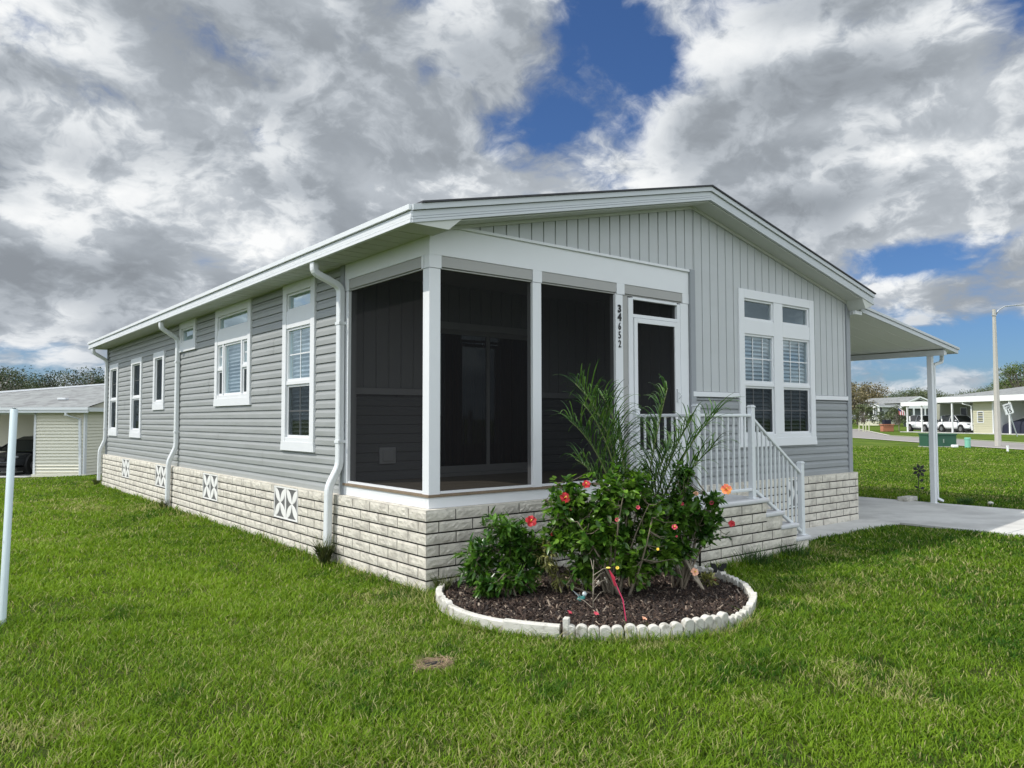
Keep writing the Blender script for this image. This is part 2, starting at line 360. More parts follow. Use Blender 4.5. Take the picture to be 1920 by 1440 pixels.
mb = MB(); mb.box(4.5, 7.62, -0.56, 0.03, -0.1, 0.014); [mb.box(7.626, 10.72, y0_, y1_ - .012, -0.1, 0.016) for y0_, y1_ in ((-9, -5.4), (-5.4, -1.9), (-1.9, 1.6), (1.6, 5.1), (5.1, 8.6), (8.6, 12))]
o = mb.build('driveway', concrete, bevel=0.004); tag(o, kind='structure')
# road behind the lawns
rd = M('road_asphalt', (0.24, 0.225, 0.21), 0.9, 0.12, 0.8, 0.3, 30)
RA = [(95.0, 48.0), (62.0, 28.3), (52.8, 18.7), (43.2, 9.2), (30, -6), (10, -30)]
mb = MB()
for i in range(len(RA) - 1):
    a = Vector(RA[i]); b_ = Vector(RA[i + 1]); d = (b_ - a).normalized(); n_ = Vector((-d.y, d.x)) * 2.7
    if i == 0: pa_ = (a + n_, a - n_)
    nd = ((Vector(RA[i + 2]) - b_).normalized() + d).normalized() if i + 2 < len(RA) else d
    nn = Vector((-nd.y, nd.x)) * 2.7; pb_ = (b_ + nn, b_ - nn)
    mb.add([(q.x, q.y, 0.004 + float(gz(q.x, q.y)) ) for q in (pa_[0], pa_[1], pb_[1], pb_[0])], [(0, 1, 2, 3)]); pa_ = pb_
tag(mb.build('road', rd), kind='structure')
mb = MB(); 
for i in range(1, len(RA) - 1):
    a = Vector(RA[i - 1]); b_ = Vector(RA[i]); d = (b_ - a).normalized(); n_ = Vector((-d.y, d.x))
    for s_ in (-1, 1):
        p0 = a + n_ * 2.85 * s_ ; p1 = b_ + n_ * 2.85 * s_; hw = n_ * 0.15
        mb.add([(p0.x - hw.x, p0.y - hw.y, .03 + float(gz(p0.x, p0.y))), (p0.x + hw.x, p0.y + hw.y, .03 + float(gz(p0.x, p0.y))), (p1.x + hw.x, p1.y + hw.y, .03), (p1.x - hw.x, p1.y - hw.y, .03)], [(0, 1, 2, 3)])
tag(mb.build('road_kerb', M('kerb_concrete', (0.5, 0.47, 0.43), 0.9)), kind='structure')

# ------------------------------------------------------------------ lawn blades
def lawn():
    n_try = 3100000
    cx, cy = CAM.x, CAM.y
    r = np.exp(rng.random(n_try) * math.log(46 / 2.6)) * 2.6          # log-uniform radius => density ~ 1/r^2
    a0 = math.atan2(FW.x, FW.y); th = a0 + (rng.random(n_try) - 0.5) * R(102)
    keep = rng.random(n_try) < np.where(r < 5.2, (r / 5.2) ** 2, 1.0) * np.where(r > 20, 0.8, 1) * 0.56
    x = cx + r * np.sin(th); y = cy + r * np.cos(th)
    e = 0.03
    bad = ((x > -e) & (x < 7.53) & (y > -e) & (y < 14.15)) | inbed(x, y, 0.035) | ((x > 2.58) & (x < 4.66) & (y > -0.93) & (y < 0.1))
    wob = (vnoise(x, y, 0.3, 5) - 0.5) * 0.07
    bad |= paved(x, y, wob)
    hole = np.hypot(x + 1.02, (y + 1.72)) < 0.085
    bad |= hole & (rng.random(n_try) < 0.93)
    bad |= (y > 21) & (x < 20)
    dr = np.hypot(x - 45, y - 12)
    keep &= ~bad
    # thin patches
    thin = vnoise(x, y, 0.55, 1) * 0.6 + vnoise(x, y, 0.16, 2) * 0.4
    keep &= rng.random(n_try) < (0.35 + 1.0 * sst(0.25, 0.58, thin))
    # not on the road
    onroad = np.zeros(n_try, bool)
    for i in range(len(RA) - 1):
        ax, ay = RA[i]; bx, by = RA[i + 1]; L2 = (bx - ax) ** 2 + (by - ay) ** 2
        tt = np.clip(((x - ax) * (bx - ax) + (y - ay) * (by - ay)) / L2, 0, 1); onroad |= np.hypot(x - ax - tt * (bx - ax), y - ay - tt * (by - ay)) < 3.1
    keep &= ~onroad
    x = x[keep]; y = y[keep]; r = r[keep]; n = len(x); thin = thin[keep]
    yaw = rng.random(n) * 2 * math.pi
    sc = np.maximum(1.0, r / 5.5)
    h = (0.018 + 0.032 * rng.random(n) ** 1.6) * (0.60 + 0.8 * vnoise(x, y, 0.35, 9)) * np.minimum(sc ** 0.25, 1.6)
    # taller untrimmed grass along the block skirt and the bed edge
    near = ((x > -0.16) & (x < 0.02) & (y < 14.2) & (y > -0.2)) | ((y > -0.15) & (y < 0.02) & (x < 2.6) & (x > -.1)) | (inbed(x, y, 0.12)) | ((y > -1.08) & (y < -0.9) & (x > 2.4) & (x < 4.8))
    h = np.where(near, h * (1.2 + 1.3 * rng.random(n) ** 2), h)
    wd = (0.0018 + 0.0017 * rng.random(n)) * sc ** 0.95
    wd = np.where(r > 18, wd * 0.85, wd); h = h * np.where(r > 12, np.maximum(.6, 1 - (r - 12) * .03), 1)
    lean = h * (0.25 + 1.5 * rng.random(n)); ly = yaw + (rng.random(n) - 0.5) * 1.2
    dx = np.cos(ly) * lean; dy = np.sin(ly) * lean
    wx = -np.sin(yaw) * wd; wy = np.cos(yaw) * wd
    z0 = gz(x, y) - 0.012
    V = np.zeros((n, 5, 3), np.float32)
    V[:, 0] = np.stack([x - wx, y - wy, z0], 1); V[:, 1] = np.stack([x + wx, y + wy, z0], 1)
    V[:, 2] = np.stack([x + wx * .9 + dx * .35, y + wy * .9 + dy * .35, z0 + h * .62], 1); V[:, 3] = np.stack([x - wx * .9 + dx * .35, y - wy * .9 + dy * .35, z0 + h * .62], 1)
    V[:, 4] = np.stack([x + dx, y + dy, z0 + h], 1)
    base = np.arange(n) * 5
    T = np.stack([base, base + 1, base + 2, base, base + 2, base + 3, base + 3, base + 2, base + 4], 1).ravel()
    big = vnoise(x, y, 1.3, 3) * 0.35 + vnoise(x, y, 0.28, 4) * 0.35 + vnoise(x, y, 4.0, 6) * 0.3
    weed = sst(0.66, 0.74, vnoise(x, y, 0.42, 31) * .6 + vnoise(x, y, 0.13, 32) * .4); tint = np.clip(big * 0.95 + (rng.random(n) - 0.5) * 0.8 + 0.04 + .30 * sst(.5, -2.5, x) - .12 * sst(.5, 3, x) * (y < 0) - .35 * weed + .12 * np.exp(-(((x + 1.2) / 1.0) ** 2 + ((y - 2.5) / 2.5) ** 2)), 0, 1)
    dry = sst(0.60, 0.78, vnoise(x, y, 1.1, 21) * 0.5 + vnoise(x, y, 0.33, 22) * 0.3 + vnoise(x, y, 0.1, 23) * .2)
    # worn strip near the photographer and a brown band of turf behind the driveway edge
    dry = np.maximum(dry, 0.8 * np.exp(-(((x + 2.0) / 0.9) ** 2 + ((y + 3.1) / 0.7) ** 2))); dry = np.maximum(dry, .55 * np.exp(-(((x + .6) / 1.6) ** 2 + ((y + 1.0) / .8) ** 2)) * (.4 + .9 * vnoise(x, y, .25, 44))); dry = np.maximum(dry, .7 * np.exp(-(((x + .12) / .12) ** 2 + ((y + 1.78) / .12) ** 2)))
    dry = np.maximum(dry, 0.7 * np.exp(-((x - 12.6) / 0.35) ** 2) * (y < 4))
    straw = (rng.random(n) < 0.10 + 0.42 * dry).astype(float) * (0.5 + 0.5 * rng.random(n))
    rep = lambda q: np.repeat(q, 5); print('blades', n)
    mt = bpy.data.materials.new('grass_blade'); mt.use_nodes = True; t = NT(mt.node_tree); mt.node_tree.nodes.clear()
    a1 = t.n('ShaderNodeAttribute'); a1.attribute_name = 'tint'; a2 = t.n('ShaderNodeAttribute'); a2.attribute_name = 'straw'
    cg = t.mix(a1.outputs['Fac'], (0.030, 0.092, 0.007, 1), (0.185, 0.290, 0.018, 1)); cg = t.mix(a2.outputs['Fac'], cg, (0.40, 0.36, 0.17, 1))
    bs = t.n('ShaderNodeBsdfPrincipled'); t.l(cg, bs.inputs['Base Color']); bs.inputs['Roughness'].default_value = 0.6; bs.inputs['Specular IOR Level'].default_value = 0.12
    tr = t.n('ShaderNodeBsdfTranslucent'); t.l(t.vm('MULTIPLY', cg, (1.2, 1.3, 0.7)), tr.inputs[0]); mx = t.n('ShaderNodeMixShader'); mx.inputs[0].default_value = 0.32
    t.l(bs.outputs[0], mx.inputs[1]); t.l(tr.outputs[0], mx.inputs[2]); oo = t.n('ShaderNodeOutputMaterial'); t.l(mx.outputs[0], oo.inputs[0])
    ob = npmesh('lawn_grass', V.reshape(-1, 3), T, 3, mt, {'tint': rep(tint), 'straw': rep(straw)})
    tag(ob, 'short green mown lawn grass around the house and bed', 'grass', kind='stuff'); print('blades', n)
lawn()

# ================================================================== MAIN HOUSE
H = thing('manufactured_house', 'light grey sided single storey house with screened corner porch on pale block skirt', 'house')
SK = 0.711; RX = 3.76
def ztop(x): return 4.24 - 0.2266 * abs(x - RX)
def soff(x): return ztop(x) - 0.172
XL = 0.08; YF = 0.06; YE = 14.1; XR = 7.42
def mL(u, w_, z): return (XL - w_, u, z)
def mF(u, w_, z): return (u, YF - w_, z)
def sub(iv, cuts):
    out = [iv]
    for a, b in cuts:
        nn = []
        for p, q in out:
            if b <= p or a >= q: nn.append((p, q)); continue
            if a > p: nn.append((p, a))
            if b < q: nn.append((b, q))
        out = nn
    return [q for q in out if q[1] - q[0] > 0.004]
def lap(mb, fn, u0, u1, z0, z1, holes=(), pitch=0.1025, topfn=None):
    z = z0; i = 0
    prof = [(0.0, -0.004), (0.001, 0.0155), (0.052, 0.0145), (0.078, 0.004), (0.095, 0.002), (0.1022, -0.005)]
    while z < z1 - 0.02:
        zt = min(z + pitch, z1); k = (zt - z) / pitch
        cuts = [(a, b) for a, b, c, d in holes if c < (z + zt) / 2 < d]
        for p, q in sub((u0, u1), cuts):
            vs = []; 
            for dz, w_ in prof: vs += [fn(p, w_, z + dz * k), fn(q, w_, z + dz * k)]
            n = len(prof)
            mb.add(vs, [(2 * j, 2 * j + 1, 2 * j + 3, 2 * j + 2) for j in range(n - 1)])
            if q - p > 1.2 and (i // 2 * 7 + int(p * 3)) % 3 == 0:      # panel overlap: a 1 mm proud end
                u_ = p + .3 + ((i // 2 * 37) % 17) / 17 * (q - p - 1.0); vs = []
                for dz, w_ in prof: vs += [fn(u_, w_ + .0025, z + dz * k), fn(u_ + .42, w_ + .0002, z + dz * k)]
                mb.add(vs, [(2 * j, 2 * j + 1, 2 * j + 3, 2 * j + 2) for j in range(n - 1)]); 
                for (j0, w0) in ((1, 0), (2, 0)): pass
        z = zt; i += 1
    # butt joints: thin vertical seams
    return mb
def boards(mb, fn, u0, u1, zb, ztf, holes=(), pitch=0.159, start=None):
    u = u0 if start is None else start
    while u < u1 - 0.01:
        a = max(u, u0); b = min(u + pitch, u1); m_ = (a + b) / 2
        cuts = [(c, d) for e, f, c, d in holes if e < m_ < f]
        zz1 = min(ztf(a), ztf(b)) if False else None
        for p, q in sub((zb, 9.0), cuts):
            xs_ = [(a, -0.001), (min(a + 0.007, b), -0.001), (min(a + 0.012, b), 0.012), (max(b - 0.012, a), 0.012), (b, 0.006), ]
            vs = []
            for xx, w_ in xs_:
                top = q if q < 8.9 else ztf(xx)
                if top <= p: top = p
                vs += [fn(xx, w_, p), fn(xx, w_, top)]
            mb.add(vs, [(2 * j, 2 * j + 2, 2 * j + 3, 2 * j + 1) for j in range(len(xs_) - 1)])
        u += pitch
    return mb
WL = [dict(k='tall', u0=2.50, u1=3.45, z0=1.135, z1=3.168), dict(k='triple', u0=4.59, u1=6.115, z0=1.71, z1=3.168), dict(k='small', u0=7.14, u1=8.07, z0=2.66, z1=3.168),
      dict(k='fixed', u0=9.04, u1=9.81, z0=1.695, z1=2.775), dict(k='double', u0=10.75, u1=11.66, z0=1.15, z1=2.77), dict(k='double', u0=12.93, u1=13.82, z0=1.155, z1=2.77)]
T = 0.115
hl = [(q['u0'] + T - .02, q['u1'] - T + .02, q['z0'] + T, q['z1'] - T * .9) for q in WL]
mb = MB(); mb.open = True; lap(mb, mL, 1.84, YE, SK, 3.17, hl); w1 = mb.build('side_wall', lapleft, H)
FWN = dict(k='quad', u0=4.67, u1=6.45, z0=1.146, z1=3.175)
hf = [(4.78, 6.33, 1.26, 3.07)]
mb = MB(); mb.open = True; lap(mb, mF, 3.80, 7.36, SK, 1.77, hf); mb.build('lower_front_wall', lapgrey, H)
mb = MB(); mb.open = True; boards(mb, mF, 3.80, 7.36, 1.84, soff, hf, start=3.79 - 0.159 * 0)
boards(mb, mF, 0.25, 3.80, 3.27, soff, start=3.79 - 0.159 * 23); mb.build('gable_wall', boardgrey, H)
# rest of the shell, kept inside the cladding
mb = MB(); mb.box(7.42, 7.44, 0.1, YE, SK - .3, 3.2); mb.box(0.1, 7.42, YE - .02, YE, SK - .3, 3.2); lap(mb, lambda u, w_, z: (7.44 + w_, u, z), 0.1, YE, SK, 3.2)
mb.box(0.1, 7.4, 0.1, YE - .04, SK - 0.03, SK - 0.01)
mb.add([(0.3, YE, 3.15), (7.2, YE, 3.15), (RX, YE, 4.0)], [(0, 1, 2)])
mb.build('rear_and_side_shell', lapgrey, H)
for a, b in ((3.74, 4.66), (6.46, 7.36)): mb = MB(); mb.box(a, b, YF - .035, YF, 1.775, 1.835); mb.build('belt_trim', white, H, bevel=0.004)
for q in ((3.71, 3.80, YF - .03, YF + .03, SK, 3.30), (7.36, 7.465, YF - .03, YF + 0.08, SK, soff(7.41)), (0.045, 0.12, 1.75, 1.835, SK, 3.17), (0.045, .12, YE - .07, YE + .03, SK, 3.17)): mb = MB(); mb.box(*q); mb.build('corner_trim', cornerg, H, bevel=0.004)
# interior partitions so rooms read dark but real
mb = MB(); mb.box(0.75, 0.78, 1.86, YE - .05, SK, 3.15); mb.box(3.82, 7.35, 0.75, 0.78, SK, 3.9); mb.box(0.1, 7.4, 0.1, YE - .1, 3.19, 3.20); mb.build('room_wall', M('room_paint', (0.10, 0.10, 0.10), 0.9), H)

# ---- windows
def window(fn, q, parent, name='window'):
    u0, u1, z0, z1 = q['u0'], q['u1'], q['z0'], q['z1']; bx = lambda mb, a, b, c, d, w0, w1: mb.box(a, b, w0, w1, c, d, fn=lambda x, y, z: fn(x, y, z))
    fr = MB(); tw = 0.035; ap = 0.11
    a, b, c, d = u0 + T, u1 - T, z0 + T + 0.045, z1 - T       # opening
    # flat casing: head, apron, jambs
    bx(fr, u0, a, z0 + ap, z1, -0.01, tw); bx(fr, b, u1, z0 + ap, z1, -0.01, tw); bx(fr, a, b, d, z1, -0.01, tw)
    fr.prism([fn(u0 - .02, tw + .004, z0), fn(u1 + .02, tw + .004, z0), fn(u1, tw + .004, z0 + ap), fn(u0, tw + .004, z0 + ap)], Vector(fn(0, -0.01, 0)) - Vector(fn(0, tw + .004, 0)))
    bx(fr, a, b, z0 + ap, c, -0.01, tw - .004)
    lights = []; sw = 0.028
    def lite(a, b, c, d, mun=(), dark=False, blind=True): lights.append((a, b, c, d, mun, dark, blind))
    ww = q['w'] if 'w' in q else None
    def bars(a, b, c, d, dep=0.022): bx(fr, a, b, c, d, -0.03, dep)
    if q['k'] in ('tall', 'triple'):
        zt0 = 2.845 - .005; zs = 2.625
        bars(a, b, zs, zt0, 0.028)                     # panel between transom and sash
        lite(a, b, zt0, d, (), False, False)
        if q['k'] == 'tall':
            mid = 1.955; bars(a, b, mid - .022, mid + .022)
            lite(a, b, mid + .022, zs, ('cross',)); lite(a, b, c, mid - .022, ('cross',), True)
        else:
            m1, m2 = a + 0.25, b - 0.25
            bars(m1 - .025, m1 + .025, c, zs, .026); bars(m2 - .025, m2 + .025, c, zs, .026)
            lite(m1 + .025, m2 - .025, c, zs)
            for s0, s1 in ((a, m1 - .025), (m2 + .025, b)):
                bars(s0, s1, 2.24, 2.28); lite(s0, s1, 2.28, zs, ('cross',)); lite(s0, s1, c, 2.24, (), True)
    elif q['k'] == 'quad':
        mm = (a + b) / 2; bars(mm - .105, mm + .105, c, d, .028); bars(a, mm - .105, 2.605, 2.79, .0281); bars(mm + .105, b, 2.605, 2.79, .0281)
        for s0, s1 in ((a, mm - .105), (mm + .105, b)):
            bars(s0, s1, 1.93, 1.972); lite(s0, s1, 2.79, d, (), False, False); lite(s0, s1, 1.972, 2.605, ('cross2',)); lite(s0, s1, c, 1.93, ('cross2',), True)
    elif q['k'] == 'double':
        mid = 1.965; bars(a, b, mid - .022, mid + .022); lite(a, b, mid + .022, d, ('half',), True, False); lite(a, b, c, mid - .022, (), True)
    else: lite(a, b, c, d, (), q['k'] == 'fixed', False)
    gl = MB(); bl = MB(); mu = MB(); gl.open = True
    for (p, r_, s_, e_, mun, dark, blind) in lights:
        for (x0, x1, y0, y1) in ((p, p + sw, s_, e_), (r_ - sw, r_, s_, e_), (p + sw, r_ - sw, s_, s_ + sw), (p + sw, r_ - sw, e_ - sw, e_)):
            bx(fr, x0, x1, y0, y1, -0.04, 0.012 if not dark else 0.004)
        gl.quad(fn(p, -0.015, s_), fn(r_, -0.015, s_), fn(r_, -0.015, e_), fn(p, -0.015, e_))
        if mun:
            xm = [(p + r_) / 2] if mun[0] != 'cross2' else [p + (r_ - p) * .34, p + (r_ - p) * .67]
            if mun[0] != 'half':
                for xx in xm: bx(mu, xx - .007, xx + .007, s_ + sw, e_ - sw, -0.012, -0.007)
            zm = (s_ + e_) / 2; bx(mu, p + sw, r_ - sw, zm - .007, zm + .007, -0.013, -0.008)
        if blind:
            z = s_ + .01
            while z < e_ - .01:
                vs = [fn(p, -0.055, z), fn(r_, -0.055, z), fn(r_, -0.10, z + .030), fn(p, -0.10, z + .030)]
                bl.prism(vs, (0, 0, 0.004)); z += 0.052
    fo = fr.build(name, white, parent, bevel=0.003)
    gl.build('pane', glass, fo); ns = MB(); ns.open = True
    for (p, r_, s_, e_, mun, dark, blind) in lights:
        if dark: ns.quad(fn(p + sw, -0.004, s_ + sw), fn(r_ - sw, -0.004, s_ + sw), fn(r_ - sw, -0.004, e_ - sw), fn(p + sw, -0.004, e_ - sw))
    for k_ in range(len(ns.f)):
        n1 = MB(); n1.open = True; n1.add([ns.v[j] for j in ns.f[k_]], [(0, 1, 2, 3)]); n1.build('sash_screen', MATS.get('sash_mesh') or screenmat('sash_mesh', 0.60), fo)
    for q_ in range(0, len(mu.v), 16 if len(mu.v) % 16 == 0 and q['k'] == 'tall' else (24 if q['k'] == 'quad' else 16)):
        st_ = 16 if q['k'] != 'quad' else 24
        if q['k'] == 'double': st_ = 8
        if q_ % st_: continue
        m1 = MB(); m1.v = mu.v[q_:q_ + st_]; m1.f = [tuple(i_ - q_ for i_ in f_) for f_ in mu.f if q_ <= f_[0] < q_ + st_]; m1.build('muntin', white, fo)
    if bl.v: bl.build('blind', blindm, fo)
    return fo
for q in WL: window(mL, q, H)
window(mF, FWN, H)

# ---- block skirt
JM = MB(); JM.open = True
def blocks(fn, u0, u1, z1, nrow, off, cuts=(), L=0.366, h=0.1016):
    V = []; F = []; V2 = []; F2 = []; nb = 0
    for r_ in range(nrow):
        zt = z1 - r_ * h; zb = zt - h
        js = [u0]; x = off[r_ % 2] + (0.0 if r_ % 4 < 2 else 0.004)
        while x < u1 - 0.03:
            if x > u0 + 0.03: js.append(x)
            x += L
        js.append(u1)
        for a, b in zip(js[:-1], js[1:]):
            for p, q in sub((a, b), [(c[0], c[1]) for c in cuts if c[2] < (zb + zt) / 2 < c[3]]):
                if q - p < .03: continue
                g = 0.0042; nx_ = max(2, int((q - p) / 0.030)); nz_ = 4
                o_ = len(V); ph = rng.random(2) * 40
                dep = 0.0155 + 0.003 * rng.random()
                for j in range(nz_ + 1):
                    for i in range(nx_ + 1):
                        uu = p + g + (q - p - 2 * g) * i / nx_; zz = zb + .007 + (h - .0135) * j / nz_
                        ed = i in (0, nx_) or j in (0, nz_)
                        w_ = 0.012 if ed else dep + 0.0075 * (rng.random() - 0.5)
                        V.append(fn(uu, w_, zz))
                for j in range(nz_):
                    for i in range(nx_): F.append((o_ + j * (nx_ + 1) + i, o_ + j * (nx_ + 1) + i + 1, o_ + (j + 1) * (nx_ + 1) + i + 1, o_ + (j + 1) * (nx_ + 1) + i))
                # back edge ring
                ring = [o_ + i for i in range(nx_ + 1)] + [o_ + j * (nx_ + 1) + nx_ for j in range(1, nz_ + 1)] + [o_ + nz_ * (nx_ + 1) + i for i in range(nx_ - 1, -1, -1)] + [o_ + j * (nx_ + 1) for j in range(nz_ - 1, 0, -1)]
                co = [(p + g, zb + .0045), (q - g, zb + .0045), (q - g, zt - .003), (p + g, zt - .003)]
                # side walls going back 12 mm
                k0 = len(V2); kn = len(ring)
                for idx in ring: V2.append(V[idx])
                for idx in ring:
                    i = (idx - o_) % (nx_ + 1); j = (idx - o_) // (nx_ + 1)
                    V2.append(fn(p + g + (q - p - 2 * g) * i / nx_, -0.006, zb + .007 + (h - .0135) * j / nz_))
                n = len(ring)
                for i in range(n): F2.append((k0 + i, k0 + (i + 1) % n, k0 + n + (i + 1) % n, k0 + n + i))
    JM.add(V2, F2)
    return V, F
vents_side = [(2.78, 3.50), (5.69, 6.39), (8.52, 9.23), (11.33, 12.0)]
VZ = (0.318, 0.700)
cL = [(a - .005, b + .005, 0.32, 0.70) for a, b in vents_side]
cF = [(5.62, 5.98, 0.32, 0.70)]
sk = MB(); sk.open = True
v_, f_ = blocks(lambda u, w_, z: (-w_, u, z), -0.0155, YE + .05, SK, 8, (0.29, 0.12), cL); sk.add(v_, f_)
v_, f_ = blocks(lambda u, w_, z: (u, -w_, z), -0.0155, 7.52, SK, 8, (0.30, 0.12), cF); sk.add(v_, f_)
v_, f_ = blocks(lambda u, w_, z: (7.52 + w_, u, z), 0.0, YE, SK, 8, (0.30, 0.12)); sk.add(v_, f_)
sko = sk.build('block_skirt', blockm, H)
mb = MB(); mb.box(-0.004, 0.03, -0.004, YE, -0.2, SK - 0.009); mb.box(0.03, 7.5, -0.004, 0.03, -0.2, SK - 0.009); mb.box(7.49, 7.514, .03, YE, -0.2, SK - 0.008)
mb.v += []; o_j = len(mb.v); mb.add(JM.v, JM.f); mb.open = True; mb.build('joint', mortar, sko); JM.v.clear(); JM.f.clear()
mb = MB(); mb.box(-0.010, 0.09, -0.010, YE, SK - 0.008, SK + 0.002); mb.box(0.09, 7.524, -0.010, 0.09, SK - 0.008, SK + 0.002); mb.build('ledge', blockm, sko)
def vent(fn, u0, u1):
    mb = MB(); um = (u0 + u1) / 2 if u1 - u0 > 0.5 else None
    cells = [(u0, um), (um, u1)] if um else [(u0, u1)]
    z0, z1 = VZ
    for a, b in cells:
        cx, cz = (a + b) / 2, (z0 + z1) / 2
        for (p, q, r_, s_) in ((a, a + .018, z0, z1), (b - .018, b, z0, z1), (a + .018, b - .018, z0, z0 + .018), (a + .018, b - .018, z1 - .018, z1)):
            mb.box(p, q, -0.02, 0.014, r_, s_, fn=fn)
        for sx in (-1, 1):
            for sz in (-1, 1):
                ex, ez = cx + sx * (b - a) / 2 * .93, cz + sz * (z1 - z0) / 2 * .93; L = math.hypot(ex - cx, ez - cz); dx, dz = (ex - cx) / L, (ez - cz) / L
                pts = []
                for side in (1, -1):
                    rgn = range(0, 7) if side == 1 else range(5, 0, -1)
                    for i in rgn:
                        t_ = i / 6; wv = side * 0.046 * math.sin(math.pi * t_); pts.append((cx + dx * L * t_ - dz * wv, cz + dz * L * t_ + dx * wv))
                vec = Vector(fn(0, -0.02, 0)) - Vector(fn(0, 0.010, 0))
                # ring-shaped petal: outline bars
                n = len(pts)
                for i in range(n):
                    p, q = pts[i], pts[(i + 1) % n]
                    mb.tube([fn(p[0], 0.0, p[1]), fn(q[0], 0.0, q[1])], 0.0085, 5)
                mb.prism([fn(p[0], 0.009, p[1]) for p in pts], Vector(fn(0, -0.004, 0)) - Vector(fn(0, 0.004, 0)))
    bk = MB(); bk.box(u0 + .002, u1 - .002, -0.004, 0.0062, z0 + .002, z1 - .002, fn=fn)
    vo = mb.build('skirt_vent', M('vent_white', (0.70, 0.69, 0.66), 0.7), H); bk.build('vent_back', M('vent_shade', (0.115, 0.115, 0.112), .9), vo)
    return vo
for a, b in vents_side: vent(lambda u, w_, z: (-w_, u, z), a, b)
vent(lambda u, w_, z: (u, -w_, z), 5.625, 5.975)

# ---- roof, fascia, soffits
Y0 = -0.23; Y1 = YE + 0.25; XE0 = -0.30; XE1 = 7.66
def slab(mb, x0, x1, y0, y1, t0, t1, zf=ztop):
    return mb.add([(x, y, zf(x) + t) for t in (t0, t1) for y in (y0, y1) for x in (x0, x1)], [(0, 2, 3, 1), (4, 5, 7, 6), (0, 1, 5, 4), (2, 6, 7, 3), (0, 4, 6, 2), (1, 3, 7, 5)])
mb = MB(); slab(mb, XE0 + .08, RX, Y0 - .045, Y1, 0.002, 0.019); slab(mb, RX, XE1 + .015, Y0 - .045, Y1, 0.002, 0.019)
for i in range(90):   # shingle courses with uneven butt edges
    pass
ro = mb.build('roof', shingle, H)
mb = MB(); slab(mb, XE0 + .06, RX, Y0 + .03, Y1 - .02, -0.06, -0.004); slab(mb, RX, XE1 - .06, Y0 + .03, Y1 - .02, -0.06, -0.004); mb.build('roof_deck', darkin, ro)
fa = MB()
for x0, x1 in ((XE0, RX), (RX, XE1)):
    slab(fa, x0, x1, Y0 - .030, Y0 + .02, -0.052, 0.0)
    slab(fa, x0, x1, Y0 - .008, Y0 + .02, -0.105, -0.056); slab(fa, x0, x1, Y0 - .013, Y0 + .02, -0.128, -0.108); slab(fa, x0, x1, Y0 - .016, Y0 + .02, -0.158, -0.131)
fa.build('rake_fascia', M('rake_metal', (0.50, 0.525, 0.54), 0.4, 0.04), H, bevel=0.002)
# eave gutters left and right
for s_, xe in ((-1, XE0), (1, XE1)):
    g = MB(); zt = ztop(xe); bx = lambda a, b, c, d: g.box(min(xe + s_ * a, xe + s_ * b), max(xe + s_ * a, xe + s_ * b), Y0 - 0.0, Y1, c, d)
    bx(-.02, .028, zt - .048, zt + .000); bx(-.02, .006, zt - .10, zt - .054); bx(-.02, .012, zt - .125, zt - .103); bx(-.02, .016, zt - .158, zt - .128)
    g.build('gutter', whitem, H, bevel=0.003)
sf = MB(); zz = 3.168
sf.box(XE0 + .02, XL + .02, YF - .285 + .0, YE + .2, zz, zz + .008)
sf.box(XR, XE1 - .02, Y0 + .02, YE + .2, zz + .0, zz + .008)
for k in range(70):       # vented soffit seams
    y = 0.1 + k * 0.2
    sf.box(XE0 + .03, XL, y, y + .006, zz - .003, zz)
slab(sf, 0.12, RX, Y0 + .02, YF + .01, -0.172, -0.160); slab(sf, RX, 7.44, Y0 + .02, YF + .01, -0.172, -0.160)
for x0, x1 in ((0.20, RX), (RX, 7.36)): slab(sf, x0, x1, YF - .045, YF - .016, -0.205, -0.174)
# eave returns
sf.prism([(XE0 + .01, Y0 - .004, ztop(XE0) - .158), (0.07, Y0 - .004, 3.160), (0.22, Y0 - .004, ztop(0.22) - .156), (XE0 + .01, Y0 - .004, ztop(XE0) - .152)], (0, 0.26, 0))
sf.prism([(XE1 - .01, Y0 - .004, ztop(XE1) - .158), (7.42, Y0 - .004, 3.12), (7.32, Y0 - .004, ztop(7.32) - .156), (XE1 - .01, Y0 - .004, ztop(XE1) - .152)], (0, 0.26, 0))
sf.build('soffit', soffitm, H)

# ---- porch: header, shade cassettes, posts, screens, floor
px0 = 0.06
hd = MB(); hd.box(px0, 3.71, YF, YF + .10, 3.00, 3.265); hd.box(px0, px0 + .10, YF + .10, 1.75, 3.00, 3.168)
hd.box(px0 + .02, 3.71, YF - .022, YF + .04, 3.265, 3.292)
for a, b in ((px0, .19), (1.275, 1.395), (2.475, 2.60), (3.595, 3.715)): hd.box(a, b, YF - .001, YF + .09, 2.88, 3.0)
hd.box(px0 - .001, px0 + .10, YF + .10, .20, 2.88, 3.0); hd.box(px0 - .001, px0 + .10, 1.66, 1.75, 2.88, 3.0)
hd.build('porch_header', white, H, bevel=0.002)
for a, b in ((.192, 1.273), (1.397, 2.473), (2.602, 3.593)):
    mb = MB(); mb.box(a, b, YF + .006, YF + .085, 2.896, 2.999); mb.box(a, b, YF + .02, YF + .07, 2.878, 2.893); mb.build('shade_cassette', taupe, H, bevel=0.004)
mb = MB(); mb.box(px0 + .006, px0 + .085, .202, 1.658, 2.896, 2.999); mb.box(px0 + .02, px0 + .07, .202, 1.658, 2.878, 2.893); mb.build('shade_cassette', taupe, H, bevel=0.004)
FL = 0.84
